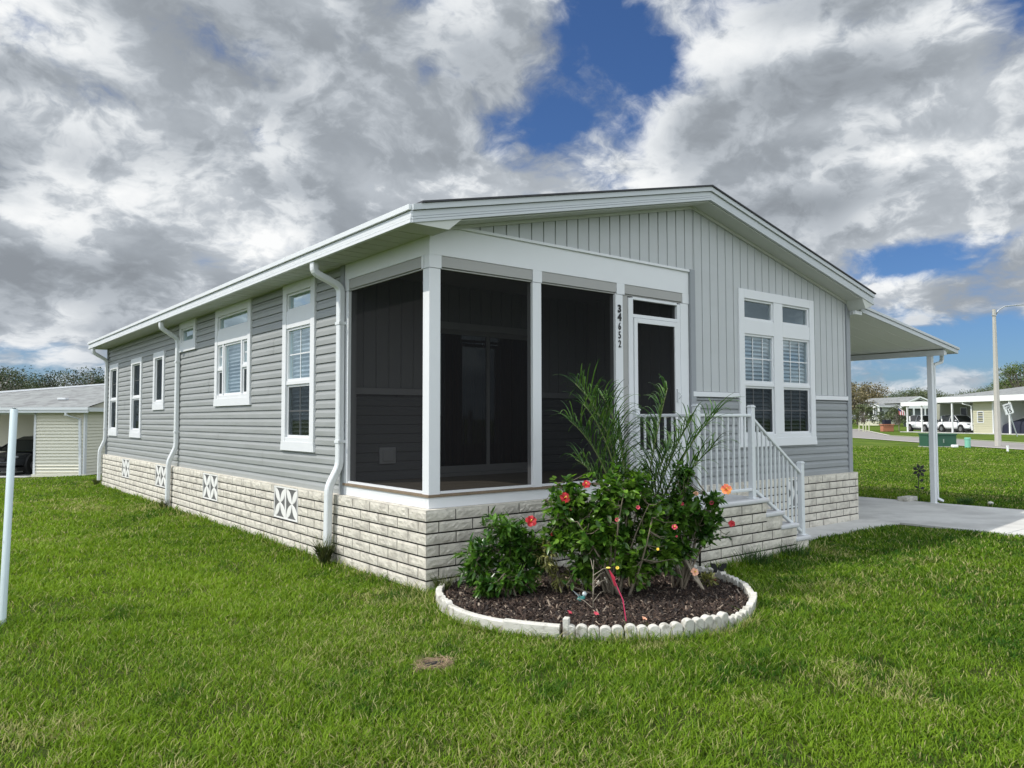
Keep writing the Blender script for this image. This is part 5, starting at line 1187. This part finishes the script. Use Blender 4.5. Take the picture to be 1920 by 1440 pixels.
ok = [tree_proto('oak_tree', 10, 5.4, 70, ol, .26, 'x', open_=.3, seed=3, low=.3), tree_proto('oak_tree', 10, 5.8, 76, ol, .27, 'x', open_=.4, seed=4, low=.3)]
GL = 'trees behind the cream neighbour house'
for i, (px, d, sc, lab) in enumerate(((-22, 88, .78, 'dense dark oak at the far left edge behind the cream house'), (12, 96, .80, 'tall dark oak left of the pole top behind the cream house'), (50, 86, .62, 'spreading oak with pale limbs behind the white roof edge'), (80, 92, .60, 'dark oak right behind the middle of the grey roof'), (110, 90, .76, 'broad oak rising over the grey roof ridge'), (146, 98, .56, 'smaller dark oak between two broad oaks behind the ridge'), (176, 88, .76, 'rounded oak next to the eave end of the grey house'), (205, 94, .68, 'oak mostly hidden behind the far end of the grey house'), (30, 104, .66, 'distant oak seen between the two leftmost oaks'), (190, 106, .70, 'most distant oak seen just left of the far downspout'))):
    plant_tree(ok[i % 2], i < 2, px, d, sc, lab, i * 1.7, GL, z=-.5)
fo_ = [tree_proto('far_tree', 10, 6.5, 70, ol3, .36, 'x', open_=.2, low=.12, seed=6), tree_proto('far_tree', 10, 5.5, 64, ol3, .36, 'x', open_=.5, low=.15, seed=8)]
GR = 'trees of the far tree line on the right'
pos_ = ['left of the carport post', 'above the grey far roof', 'behind the small gable', 'right of the carport post', 'left of the street lamp', 'behind the street lamp', 'at the right edge']
lst = [(1640, 190, .62, 'low olive tree behind the left part of the far grey roof'), (1662, 185, .74, 'olive tree just above the middle of the far grey roof'), (1684, 190, .84, 'dark rounded tree above the right part of the far grey roof'), (1704, 185, .90, 'dark broad tree above the small white gable'), (1726, 188, .92, 'tall dark tree just left of the carport post'), (1748, 190, .88, 'tree hidden behind the carport post'), (1768, 186, .78, 'grey green tree just right of the carport post'), (1790, 188, .78, 'low tree over the left end of the beige house roof'), (1812, 190, .84, 'tree behind the rising part of the beige house roof'), (1834, 186, .90, 'tree over the beige house roof left of the street lamp'), (1856, 188, .95, 'tree directly left of the street lamp'), (1878, 186, 1.0, 'tree directly right of the street lamp')]
for i, (px, d, sc, lab) in enumerate(lst): plant_tree(fo_[i % 2], i < 2, px, d, sc, lab, i * 2.1, GR)
g2 = tree_proto('pine_tree', 10, 4.2, 90, olg, .22, 'x', open_=.3, low=.3, seed=12)
plant_tree(g2, True, 1882, 115, .66, 'yellow green tree rising above the beige house roof beside the street lamp', 0.3, 'bright trees over the beige house'); plant_tree(g2, False, 1918, 110, .88, 'tallest yellow green tree at the right edge above the beige house', 2.2, 'bright trees over the beige house'); plant_tree(g2, False, 1900, 125, .74, 'yellow green tree between the two others above the beige house', 4.0, 'bright trees over the beige house')
tt = tree_proto('tan_tree', 10, 5.0, 56, ol2, .40, 'x', open_=.2, low=.08, seed=15)
plant_tree(tt, True, 1606, 138, .78, 'large tan brown leafed tree beside the far grey house', 0, 'tan trees by the far house'); plant_tree(tt, False, 1628, 160, .80, 'tan leafed tree behind the gable of the far grey house', 2, 'tan trees by the far house'); plant_tree(tt, False, 1590, 120, .66, 'tan brown tree right next to the corner of the grey main house', 4, 'tan trees by the far house')
sp2 = tree_proto('young_tree', 3.6, 1.7, 30, ol3, .20, 'x', open_=.6, low=.35, seed=21)
plant_tree(sp2, True, 1617, 92, .85, 'young staked roadside tree with thin grey green crown', 0, 'young trees'); plant_tree(sp2, False, 1684, 90, .80, 'young bushy tree left of the white car', 2, 'young trees'); plant_tree(sp2, False, 1654.5, 95, .62, 'thin young tree behind the brick planter', 1, 'young trees')

# ================================================================== NEIGHBOUR HOUSES
def lapbox(mb, u0, u1, v0, v1, z0, z1, pitch=.2):   # boarded wall box in a local frame, front at v0
    z = z0
    while z < z1 - .01:
        zt = min(z + pitch, z1); mb.prism([(u0, v0 - .045, z), (u0, v1, z), (u0, v1, zt - .001), (u0, v0, zt - .001)], (u1 - u0, 0, 0)); z = zt
def win(t_, u0, u1, z0, z1, v, mat=white, fw=.09, mid=True, name='window'):
    fr = MB(); 
    for a, b, c, d in ((u0 - fw, u0, z0 - fw, z1 + fw), (u1, u1 + fw, z0 - fw, z1 + fw), (u0, u1, z1, z1 + fw), (u0, u1, z0 - fw, z0)) + (((u0, u1, (z0 + z1) / 2 - .03, (z0 + z1) / 2 + .03),) if mid else ()): fr.box(a, b, v - .06, v - .005, c, d)
    o = fr.build(name, mat, t_); mb = MB(); mb.box(u0, u1, v - .025, v - .012, z0, z1); mb.build('pane', MATS.get('far_pane') or M('far_pane', (0.02, 0.025, 0.03), .08, spec=.6), o); return o
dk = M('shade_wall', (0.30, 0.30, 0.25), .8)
# --- cream house behind (left)
A = thing('cream_house', 'cream sided single storey house with grey shingle roof and open carport at far left', 'house', (1.56, 26.12, -.58), VROT)
mb = MB(); lapbox(mb, -1.80, -.03, 0, .12, 0.05, 2.45, .118); mb.build('front_wall', cream, A)
mb = MB(); mb.box(-.03, .03, -.05, .1, 0, 2.45); mb.box(-1.86, -1.78, -.05, .12, 0, 2.45); mb.build('corner_trim', white, A)
mb = MB(); z = .05
while z < 2.44: mb.prism([(.03, .0, z), (.0, .0, z), (.0, .0, z + .117), (.004, .0, z + .117)], (0, 9, 0)); z += .118
mb.build('side_wall', cream, A)
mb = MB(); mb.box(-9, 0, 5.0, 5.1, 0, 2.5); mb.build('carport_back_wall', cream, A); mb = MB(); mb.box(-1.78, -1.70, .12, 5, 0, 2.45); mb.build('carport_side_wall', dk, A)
win(A, -3.35, -2.75, 1.15, 2.05, 5.0); mb = MB(); mb.box(-2.64, -2.28, 4.93, 4.99, 1.05, 2.15); mb.build('shutter', M('navy_shutter', (0.02, 0.035, 0.07), .5), A); mb = MB(); mb.box(-3.82, -3.46, 4.93, 4.99, 1.05, 2.15); mb.build('shutter', MATS['navy_shutter'], A)
mb = MB(); mb.box(-9, .32, -.42, -.32, 2.46, 2.56); mb.box(-9, .30, -.39, -.32, 2.36, 2.455); mb.box(-9, -1.75, -.05, .05, 2.30, 2.455); mb.build('gutter', whitem, A)
mb = MB(); mb.box(.24, .32, -.32, 9, 2.40, 2.55); mb.build('side_fascia', whitem, A)
mb = MB(); mb.box(-9, .3, -.32, 9, 2.44, 2.455); mb.build('soffit', soffitm, A)
mb = MB(); mb.add([(-9, -.42, 2.565), (.32, -.42, 2.565), (.32, 4.6, 3.62), (-1.3, 4.6, 3.62), (-9, 4.6, 3.05), (.32, 9.2, 2.565), (-9, 9.2, 2.565)], [(0, 1, 2, 3), (0, 3, 4), (2, 5, 6, 4, 3)]); rr_ = mb.build('roof', shingleg, A); mb = MB(); mb.prism([(.02, -.3, 2.45), (.02, 9.1, 2.45), (.02, 4.6, 3.60)], (.05, 0, 0)); mb.build('gable_end', cream, A)
mb = MB(); mb.prism([(-9, 4.55, 3.06), (-1.3, 4.55, 3.63), (-1.3, 4.55, 3.69), (-9, 4.55, 3.14)], (0, .2, 0)); mb.build('ridge_flashing', white, rr_)
mb = MB(); mb.box(-1.60, -1.28, .9, 1.15, 2.86, 2.94); mb.build('roof_vent', whitem, rr_, bevel=.02); mb = MB(); mb.box(-.62, -.34, 3.6, 3.9, 3.42, 3.52); mb.build('roof_vent', whitem, rr_, bevel=.02)
sp_ = MB(); sp_.rtube([(-.52, -.35, 2.38), (-.52, -.34, 2.28), (-.16, -.06, 2.12), (-.10, -.06, .05)], .09, .07, (1, 0, 0)); sp_.build('downspout', whitem, A)
mb = MB(); mb.box(-9, -1.9, -.35, 5, -.05, .03); mb.build('carport_slab', concrete, A)
mb = MB(); mb.box(-1.9, .1, -.06, -.03, -.02, .10); mb.build('base_strip', cream, A)
# --- cars
def car(name, label, loc, rz, paint, kind='suv', group=None, trim=None):
    t_ = thing(name, label, 'car', loc, rz, group); L = 4.5 if kind == 'suv' else 4.6; Hh = 1.66 if kind == 'suv' else 1.42; Wd = .91
    # lower body loft: x from rear (-) to front (+)
    st = [(-2.25, .45, .86, .78), (-2.20, .30, 1.02, .86), (-1.7, .22, 1.06, .90), (-.9, .20, 1.08, Wd), (.4, .20, 1.06, Wd), (1.0, .20, .98, Wd), (1.6, .22, .93, .89), (2.05, .26, .82, .82), (2.22, .36, .66, .70), (2.28, .45, .60, .60)]
    if kind != 'suv': st = [(x, z0, z1 * .86, w_) for x, z0, z1, w_ in st]
    def ring(x, z0, z1, w_): m_ = (z0 + z1) / 2; return [(x, -w_ * .90, z0), (x, -w_, m_ - .08), (x, -w_ * .99, m_ + .08), (x, -w_ * .90, z1 - .03), (x, -w_ * .75, z1), (x, w_ * .75, z1), (x, w_ * .90, z1 - .03), (x, w_ * .99, m_ + .08), (x, w_, m_ - .08), (x, w_ * .90, z0)]
    mb = MB(); vs = [v for s_ in st for v in ring(*s_)]; n = 10; mb.add(vs, [(i * n + j, i * n + (j + 1) % n, (i + 1) * n + (j + 1) % n, (i + 1) * n + j) for i in range(len(st) - 1) for j in range(n)] + [tuple(range(n)), tuple((len(st) - 1) * n + j for j in range(n))]); bo = mb.build('body', paint, t_, smooth=True)
    bo.modifiers.new('s', 'SUBSURF').levels = 1; bo.modifiers['s'].render_levels = 1
    k = .86 if kind != 'suv' else 1; zb = 1.06 * k
    cab = [(-2.05, zb, .80), (-1.75, Hh - .12, .66), (-1.35, Hh - .02, .62), (-.4, Hh, .62), (.20, Hh - .06, .62), (1.00, zb - .02, .78)] if kind == 'suv' else [(-1.75, zb, .78), (-1.1, Hh - .08, .60), (-.5, Hh, .58), (.15, Hh - .02, .58), (.55, Hh - .14, .60), (1.25, zb - .02, .76)]
    mb = MB(); vs = []
    for x, z, w_ in cab: vs += [(x, -.82, zb - .05), (x, -w_, z), (x, w_, z), (x, .82, zb - .05)]
    mb.add(vs, [(i * 4 + j, i * 4 + (j + 1) % 4, (i + 1) * 4 + (j + 1) % 4, (i + 1) * 4 + j) for i in range(len(cab) - 1) for j in range(4)] + [(0, 1, 2, 3), tuple(4 * (len(cab) - 1) + j for j in range(4))]); mb.build('window_glass', M('car_glass', (0.012, 0.015, 0.018), .06, spec=.7), t_)
    mb = MB(); top = cab[1:-1]; mb.add([(x, s_ * (w_ - .0), z + .012) for x, z, w_ in top for s_ in (-1, 1)] + [(x, s_ * w_, z - .05) for x, z, w_ in top for s_ in (-1, 1)], [(2 * i, 2 * i + 2, 2 * i + 3, 2 * i + 1) for i in range(len(top) - 1)] + [(2 * i, 2 * i + 1 - 1 + 8, 2 * i + 10, 2 * i + 2) for i in range(len(top) - 1)] + [(2 * i + 1, 2 * i + 3, 2 * i + 11, 2 * i + 9) for i in range(len(top) - 1)]); mb.build('roof', paint, t_)
    for s_ in (-1, 1):
        mb = MB(); c5 = cab[-1]; c4 = cab[-2]; mb.tube([(c5[0] + .02, s_ * c5[2] * 1.04, c5[1]), (c4[0], s_ * (c4[2] + .01), c4[1])], .028, 5); xm = -.35; mb.tube([(xm, s_ * .83, zb - .04), (xm + .02, s_ * .63, Hh - .03)], .02, 5); mb.tube([(cab[1][0] + .35, s_ * .83, zb - .04), (cab[1][0], s_ * (cab[1][2] + .01), cab[1][1])], .06, 5); mb.build('pillar', paint, t_)
        mb = MB(); mb.sphere((.85, s_ * .98, zb + .06), .10, 8, 6, (.8, 1.0, .7)); mb.build('mirror', paint, t_, smooth=True)
        mb = MB(); mb.sphere((2.06, s_ * .64, .80 * k), .13, 8, 6, (1.1, 1.2, .45)); mb.build('headlight', M('headlight', (0.30, 0.32, 0.34), .1), t_, smooth=True)
        mb = MB(); mb.box(1.98, 2.20, s_ * .55 - .11, s_ * .55 + .11, .44 * k, .54 * k); mb.build('fog_light', M('black_plastic', (0.02, 0.02, 0.02), .5), t_)
        for xw in (-1.38, 1.38):
            mb = MB(); mb.tube([(xw, s_ * .66, .34), (xw, s_ * .92, .34)], .345, 22); w_ = mb.build('wheel', M('tyre', (0.015, 0.015, 0.015), .8), t_)
            mb = MB(); mb.tube([(xw, s_ * .925, .34), (xw, s_ * .932, .34)], .21, 12); mb.build('rim', M('rim', (0.28, 0.28, 0.29), .3, metal=.6), w_)
            mb = MB(); mb.tube([(xw, s_ * .80, .37), (xw, s_ * .918, .37)], .41, 22); mb.build('wheel_arch', M('black_plastic', (0.02, 0.02, 0.02)), t_)
    mb = MB(); mb.box(2.10, 2.27, -.42, .42, .60 * k, .74 * k); mb.build('grille', MATS['black_plastic'], t_, bevel=.02)
    mb = MB(); mb.box(-2.0, 2.18, -.84, .84, .16, .30); mb.build('underbody', MATS['black_plastic'], t_)
    return t_
wp = M('white_car_paint', (0.80, 0.81, 0.82), .25, .02, spec=.6); dkp = M('dark_car_paint', (0.02, 0.022, 0.026), .25, .02, spec=.6)
ca_ = A.matrix_world
def loc_in(o, u, v, z=0): c_, s_ = math.cos(o.rotation_euler.z), math.sin(o.rotation_euler.z); return (o.location.x + c_ * u - s_ * v, o.location.y + s_ * u + c_ * v, o.location.z + z)
car('parked_car', 'dark parked car facing out of the cream house carport', loc_in(A, -3.15, 2.4, .03), VROT - math.pi / 2 - .12, dkp, 'sedan')
# --- beige house (right)
ub = Vector((-0.47583, -0.87954)); rb = math.atan2(ub.y, ub.x)
B = thing('beige_house', 'beige sided house with long white carport fascia and grey roof across the road', 'house', (78.32, 23.65, 0), rb)
mb = MB(); lapbox(mb, -1.40, 1.11, 0, .15, .05, 3.1, .17); mb.build('shed_wall', beige, B)
mb = MB(); mb.box(-1.43, -1.35, .0, 4, 0, 3.1); mb.box(1.0, 1.14, -.05, 4, 0, 3.1); mb.build('shed_side', white, B)
mb = MB(); mb.box(-12, 8, 4.2, 4.3, 0, 3.1); mb.build('main_wall', M('tan_wall', (0.36, 0.37, 0.30), .7), B)
mb = MB(); lapbox(mb, 1.2, 8, 3.9, 4.1, .05, 2.9, .17); mb.build('carport_wall', beige, B)
win(B, -.78, -.14, 1.15, 2.10, 0)
for u in (-7.4, -5.2, -3.0): win(B, u - .4, u + .4, 1.0, 2.6, 4.15)
mb = MB(); mb.box(-6.1, 9, -.75, -.60, 3.13, 3.66); mb.build('fascia', M('bright_white', (.8, .8, .8), .5), B); mb = MB(); mb.box(-11.0, -6.1, -.75, -.62, 2.86, 3.28); mb.build('carport_fascia', MATS['bright_white'], B)
mb = MB(); mb.box(-11, -6.1, -.62, 4.2, 3.2, 3.26); mb.box(-6.1, 9, -.6, 4.2, 3.12, 3.16); mb.build('carport_roof', MATS['bright_white'], B)
mb = MB(); mb.add([(-5.6, -.6, 3.66), (9, -.6, 3.66), (9, 5.5, 4.75), (-.5, 5.5, 4.70), (-5.6, 11, 3.66), (9, 11, 3.66)], [(0, 1, 2, 3), (0, 3, 4), (3, 2, 5, 4)]); mb.build('roof', shingleg, B)
for u in (-10.18, -7.94, -5.9, -3.55, 3.59): mb = MB(); mb.box(u - .065, u + .065, -.62, -.49, 0, 3.14 if u > -6.1 else 2.87); mb.build('post', MATS['bright_white'], B)
for u in (-4.9, 4.5): mb = MB(); mb.box(u - .05, u + .05, 3.6, 3.7, 0, 3.1); mb.build('post', MATS['bright_white'], B)
mb = MB(); mb.box(-11, 9, -.9, 4.2, -.03, .06); mb.build('slab', concrete, B)
sp_ = MB(); sp_.rtube([(-2.05, -.62, 3.13), (-2.05, -.60, 2.95), (-1.52, -.1, 2.72), (-1.50, -.08, .3)], .12, .1, (1, 0, 0)); sp_.build('downspout', MATS['bright_white'], B)
car('parked_suv', 'white suv parked nose out under the right bays of the long white carport', loc_in(B, -4.5, 1.1, .06), rb - .10, wp, group='white cars under the long carport').scale = (1.08,) * 3
car('parked_suv', 'white rounded suv parked in the leftmost bay of the long carport', loc_in(B, -9.7, 1.3, .06), rb - .16, wp, group='white cars under the long carport').scale = (1.08,) * 3
# covered car
t_ = thing('covered_car', 'car under a dark navy cover behind the leaning speed limit sign', 'covered car', loc_in(B, 3.6, 1.6, .06), rb + .05); mb = MB(); st = [(-2.35, .10, .30, .55), (-2.25, .02, .95, .85), (-1.5, .0, 1.18, .95), (-.6, .0, 1.45, .95), (.3, .0, 1.42, .95), (1.0, .0, 1.12, .95), (1.9, .0, .98, .9), (2.3, .02, .70, .75), (2.35, .1, .4, .5)]
vs = []; n = 12
for i, (x, z0, z1, w_) in enumerate(st):
    for j in range(n):
        a = math.pi * j / (n - 1); vs.append((x + .03 * math.sin(j * 2.1), -w_ * math.cos(a) * (1 if 1 < j < n - 2 else 1.04) , z0 + (z1 - z0) * (math.sin(a) ** .45) + .02 * math.sin(i * 3 + j * 1.9) * (j not in (0, n - 1))))
mb.add(vs, [(i * n + j, i * n + j + 1, (i + 1) * n + j + 1, (i + 1) * n + j) for i in range(len(st) - 1) for j in range(n - 1)] + [tuple(range(n)), tuple((len(st) - 1) * n + j for j in range(n))]); mb.build('cover', M('navy_cover', (0.015, 0.018, 0.035), .7, .1, 3, .5, 4), t_, smooth=True)
for s_ in (-1, 1): 
    mb = MB(); mb.tube([(1.4, s_ * .78, .30), (1.4, s_ * .93, .30)], .30, 14); mb.tube([(-1.4, s_ * .78, .30), (-1.4, s_ * .93, .30)], .30, 14); mb.build('wheels', MATS['tyre'], t_)
# --- far grey house with porch
Cc = thing('far_grey_house', 'far light grey house with white gable porch and pale block skirt', 'house', (127.3, 57.47, .28), math.atan2(-.99959, .02707))
whb = MATS['bright_white']; lg = M('far_grey_wall', (0.55, 0.56, 0.57), .7); db = M('far_dark', (0.05, 0.05, 0.055), .6)
mb = MB(); mb.prism([(-3.45, 0, 3.25), (-.2, 0, 3.25), (-1.85, 0, 4.1)], (0, .2, 0)); mb.build('gable', lg, Cc)
mb = MB(); mb.prism([(-3.8, -.3, 3.15), (-1.85, -.3, 4.22), (.1, -.3, 3.15), (.1, -.3, 3.32), (-1.85, -.3, 4.40), (-3.8, -.3, 3.32)], (0, .2, 0)); mb.build('rake_trim', whb, Cc)
mb = MB(); mb.box(-3.5, -.15, 0, .12, -.3, .75); mb.build('block_skirt', M('far_block', (0.60, 0.58, 0.46), .9), Cc)
mb = MB(); mb.box(-3.5, -.15, 0, .1, .85, 1.65); mb.box(-3.5, -.15, 0, .14, 3.1, 3.26); mb.build('porch_band', whb, Cc)
for u in (-3.42, -2.6, -1.85, -1.05, -.22): mb = MB(); mb.box(u - .08, u + .08, -.02, .12, .75, 3.15); mb.build('porch_post', whb, Cc)
mb = MB(); mb.box(-3.4, -.2, 1.2, 1.3, .8, 3.1); mb.build('porch_back_wall', db, Cc)
# side facade runs back from the gable (local +y)
mb = MB(); mb.box(-.9, -.8, .2, 9.0, .2, 3.15); mb.build('side_wall', lg, Cc); mb = MB(); mb.box(-.15, -.05, .12, 5.4, -.3, .75); mb.build('side_skirt', MATS['far_block'], Cc)
mb = MB(); mb.box(-.8, -.05, .12, 5.4, .75, .85); mb.build('side_porch_floor', whb, Cc); mb = MB(); mb.box(-.79, -.77, 2.6, 3.4, .9, 2.5); mb.build('side_window', db, Cc)
for v in (.1, 5.3): mb = MB(); mb.box(-.15, -.03, v, v + .12, .8, 3.15); mb.build('porch_post', whb, Cc)
mb = MB(); mb.box(-.14, -.06, .2, 5.3, 1.55, 1.65)
for k in range(24): mb.box(-.12, -.08, .3 + k * .21, .36 + k * .21, .85, 1.55)
mb.build('porch_railing', whb, Cc)
mb = MB(); mb.add([(.1, -.3, 3.34), (-1.85, -.3, 4.42), (-1.85, 14, 4.42), (.1, 14, 3.34), (-3.8, -.3, 3.34), (-3.8, 14, 3.34)], [(0, 1, 2, 3), (4, 5, 2, 1)]); mb.build('roof', shingleg, Cc)
mb = MB(); mb.box(.02, .12, -.3, 14, 3.18, 3.34); mb.build('eave_fascia', whb, Cc)
mb = MB(); mb.box(.1, 3.2, 5.6, 14, 2.95, 3.15); mb.build('carport_roof', whb, Cc); mb = MB(); mb.box(-.7, -.6, 5.7, 9, .1, 3); mb.build('carport_wall', M('far_pinkish', (0.45, 0.40, 0.37), .8), Cc)
# --- white porch house behind the long carport
Dd = thing('white_porch_house', 'white house with screened windows and small vented gable behind the long carport', 'house', (*G(1698, 112), .2), VROT + .12)
mb = MB(); mb.box(0, 9.5, 0, .1, -.2, 1.5); mb.box(0, 9.5, 0, .1, 2.75, 3.3)
mb.build('porch_wall', whb, Dd)
for u in (.05, 1.1, 2.9, 3.6, 5.6, 7.4, 9.3): mb = MB(); mb.box(u, u + .22, -.01, .1, 1.5, 2.75); mb.build('porch_post', whb, Dd)
mb = MB(); mb.box(0, 9.5, .6, .7, 0, 3.2); mb.build('dark_screen', M('screen_grey', (0.10, 0.115, 0.12), .6), Dd)
mb = MB(); mb.prism([(-.6, -.4, 3.35), (2.0, -.4, 4.35), (4.6, -.4, 3.35), (4.6, -.4, 3.55), (2.0, -.4, 4.55), (-.6, -.4, 3.55)], (0, .2, 0)); mb.prism([(-.3, -.1, 3.35), (4.3, -.1, 3.35), (2.0, -.1, 4.3)], (0, .1, 0)); mb.build('gable', whb, Dd)
mb = MB(); mb.prism([(1.2, -.14, 3.85), (2.8, -.14, 3.85), (2.0, -.14, 4.12)], (0, .03, 0)); mb.build('gable_vent', db, Dd)
mb = MB(); mb.add([(-.6, -.4, 3.56), (2.0, -.4, 4.56), (2.0, 12, 4.56), (-.6, 12, 3.56), (4.6, -.4, 3.56), (4.6, 12, 3.56)], [(0, 1, 2, 3), (1, 4, 5, 2)]); mb.box(4.6, 10, -.3, 9, 3.5, 3.9); mb.build('roof', shingleg, Dd)
# flag hanging on the left carport post
t_ = thing('hanging_flag', 'red white and blue striped flag hanging by the left end of the long carport', 'flag', loc_in(B, -10.7, -.9, .75), rb); t_.scale = (.65, .65, .65); mb = MB(); mb.tube([(.5, 0, 2.3), (-.35, -.3, 3.0)], .025, 5); mb.build('flag_pole', whb, t_)
fr_, fw_ = M('flag_red', (0.30, 0.04, 0.05), .8), M('flag_white', (0.5, 0.48, 0.48), .8)
for k in range(6):
    mb = MB(); x0 = -.35 + k * .14; mb.add([(x0, -.3 + .12 * k * .8 + .04 * math.sin(k * 2), 2.98 - .1 * k), (x0 + .14, -.3 + .12 * (k + 1) * .8 + .04 * math.sin(k * 2 + 2), 2.88 - .1 * k), (x0 + .25, -.2 + .1 * k, 1.75 - .02 * k), (x0 + .11, -.3 + .1 * k, 1.8 - .02 * k)], [(0, 1, 2, 3)]); mb.build('stripe', fr_ if k % 2 == 0 else fw_, t_)
mb = MB(); mb.add([(-.37, -.33, 3.0), (.0, -.10, 2.74), (.07, -.08, 2.3), (-.30, -.33, 2.5)], [(0, 1, 2, 3)]); mb.build('canton', M('flag_blue', (0.02, 0.03, 0.12), .8), t_)
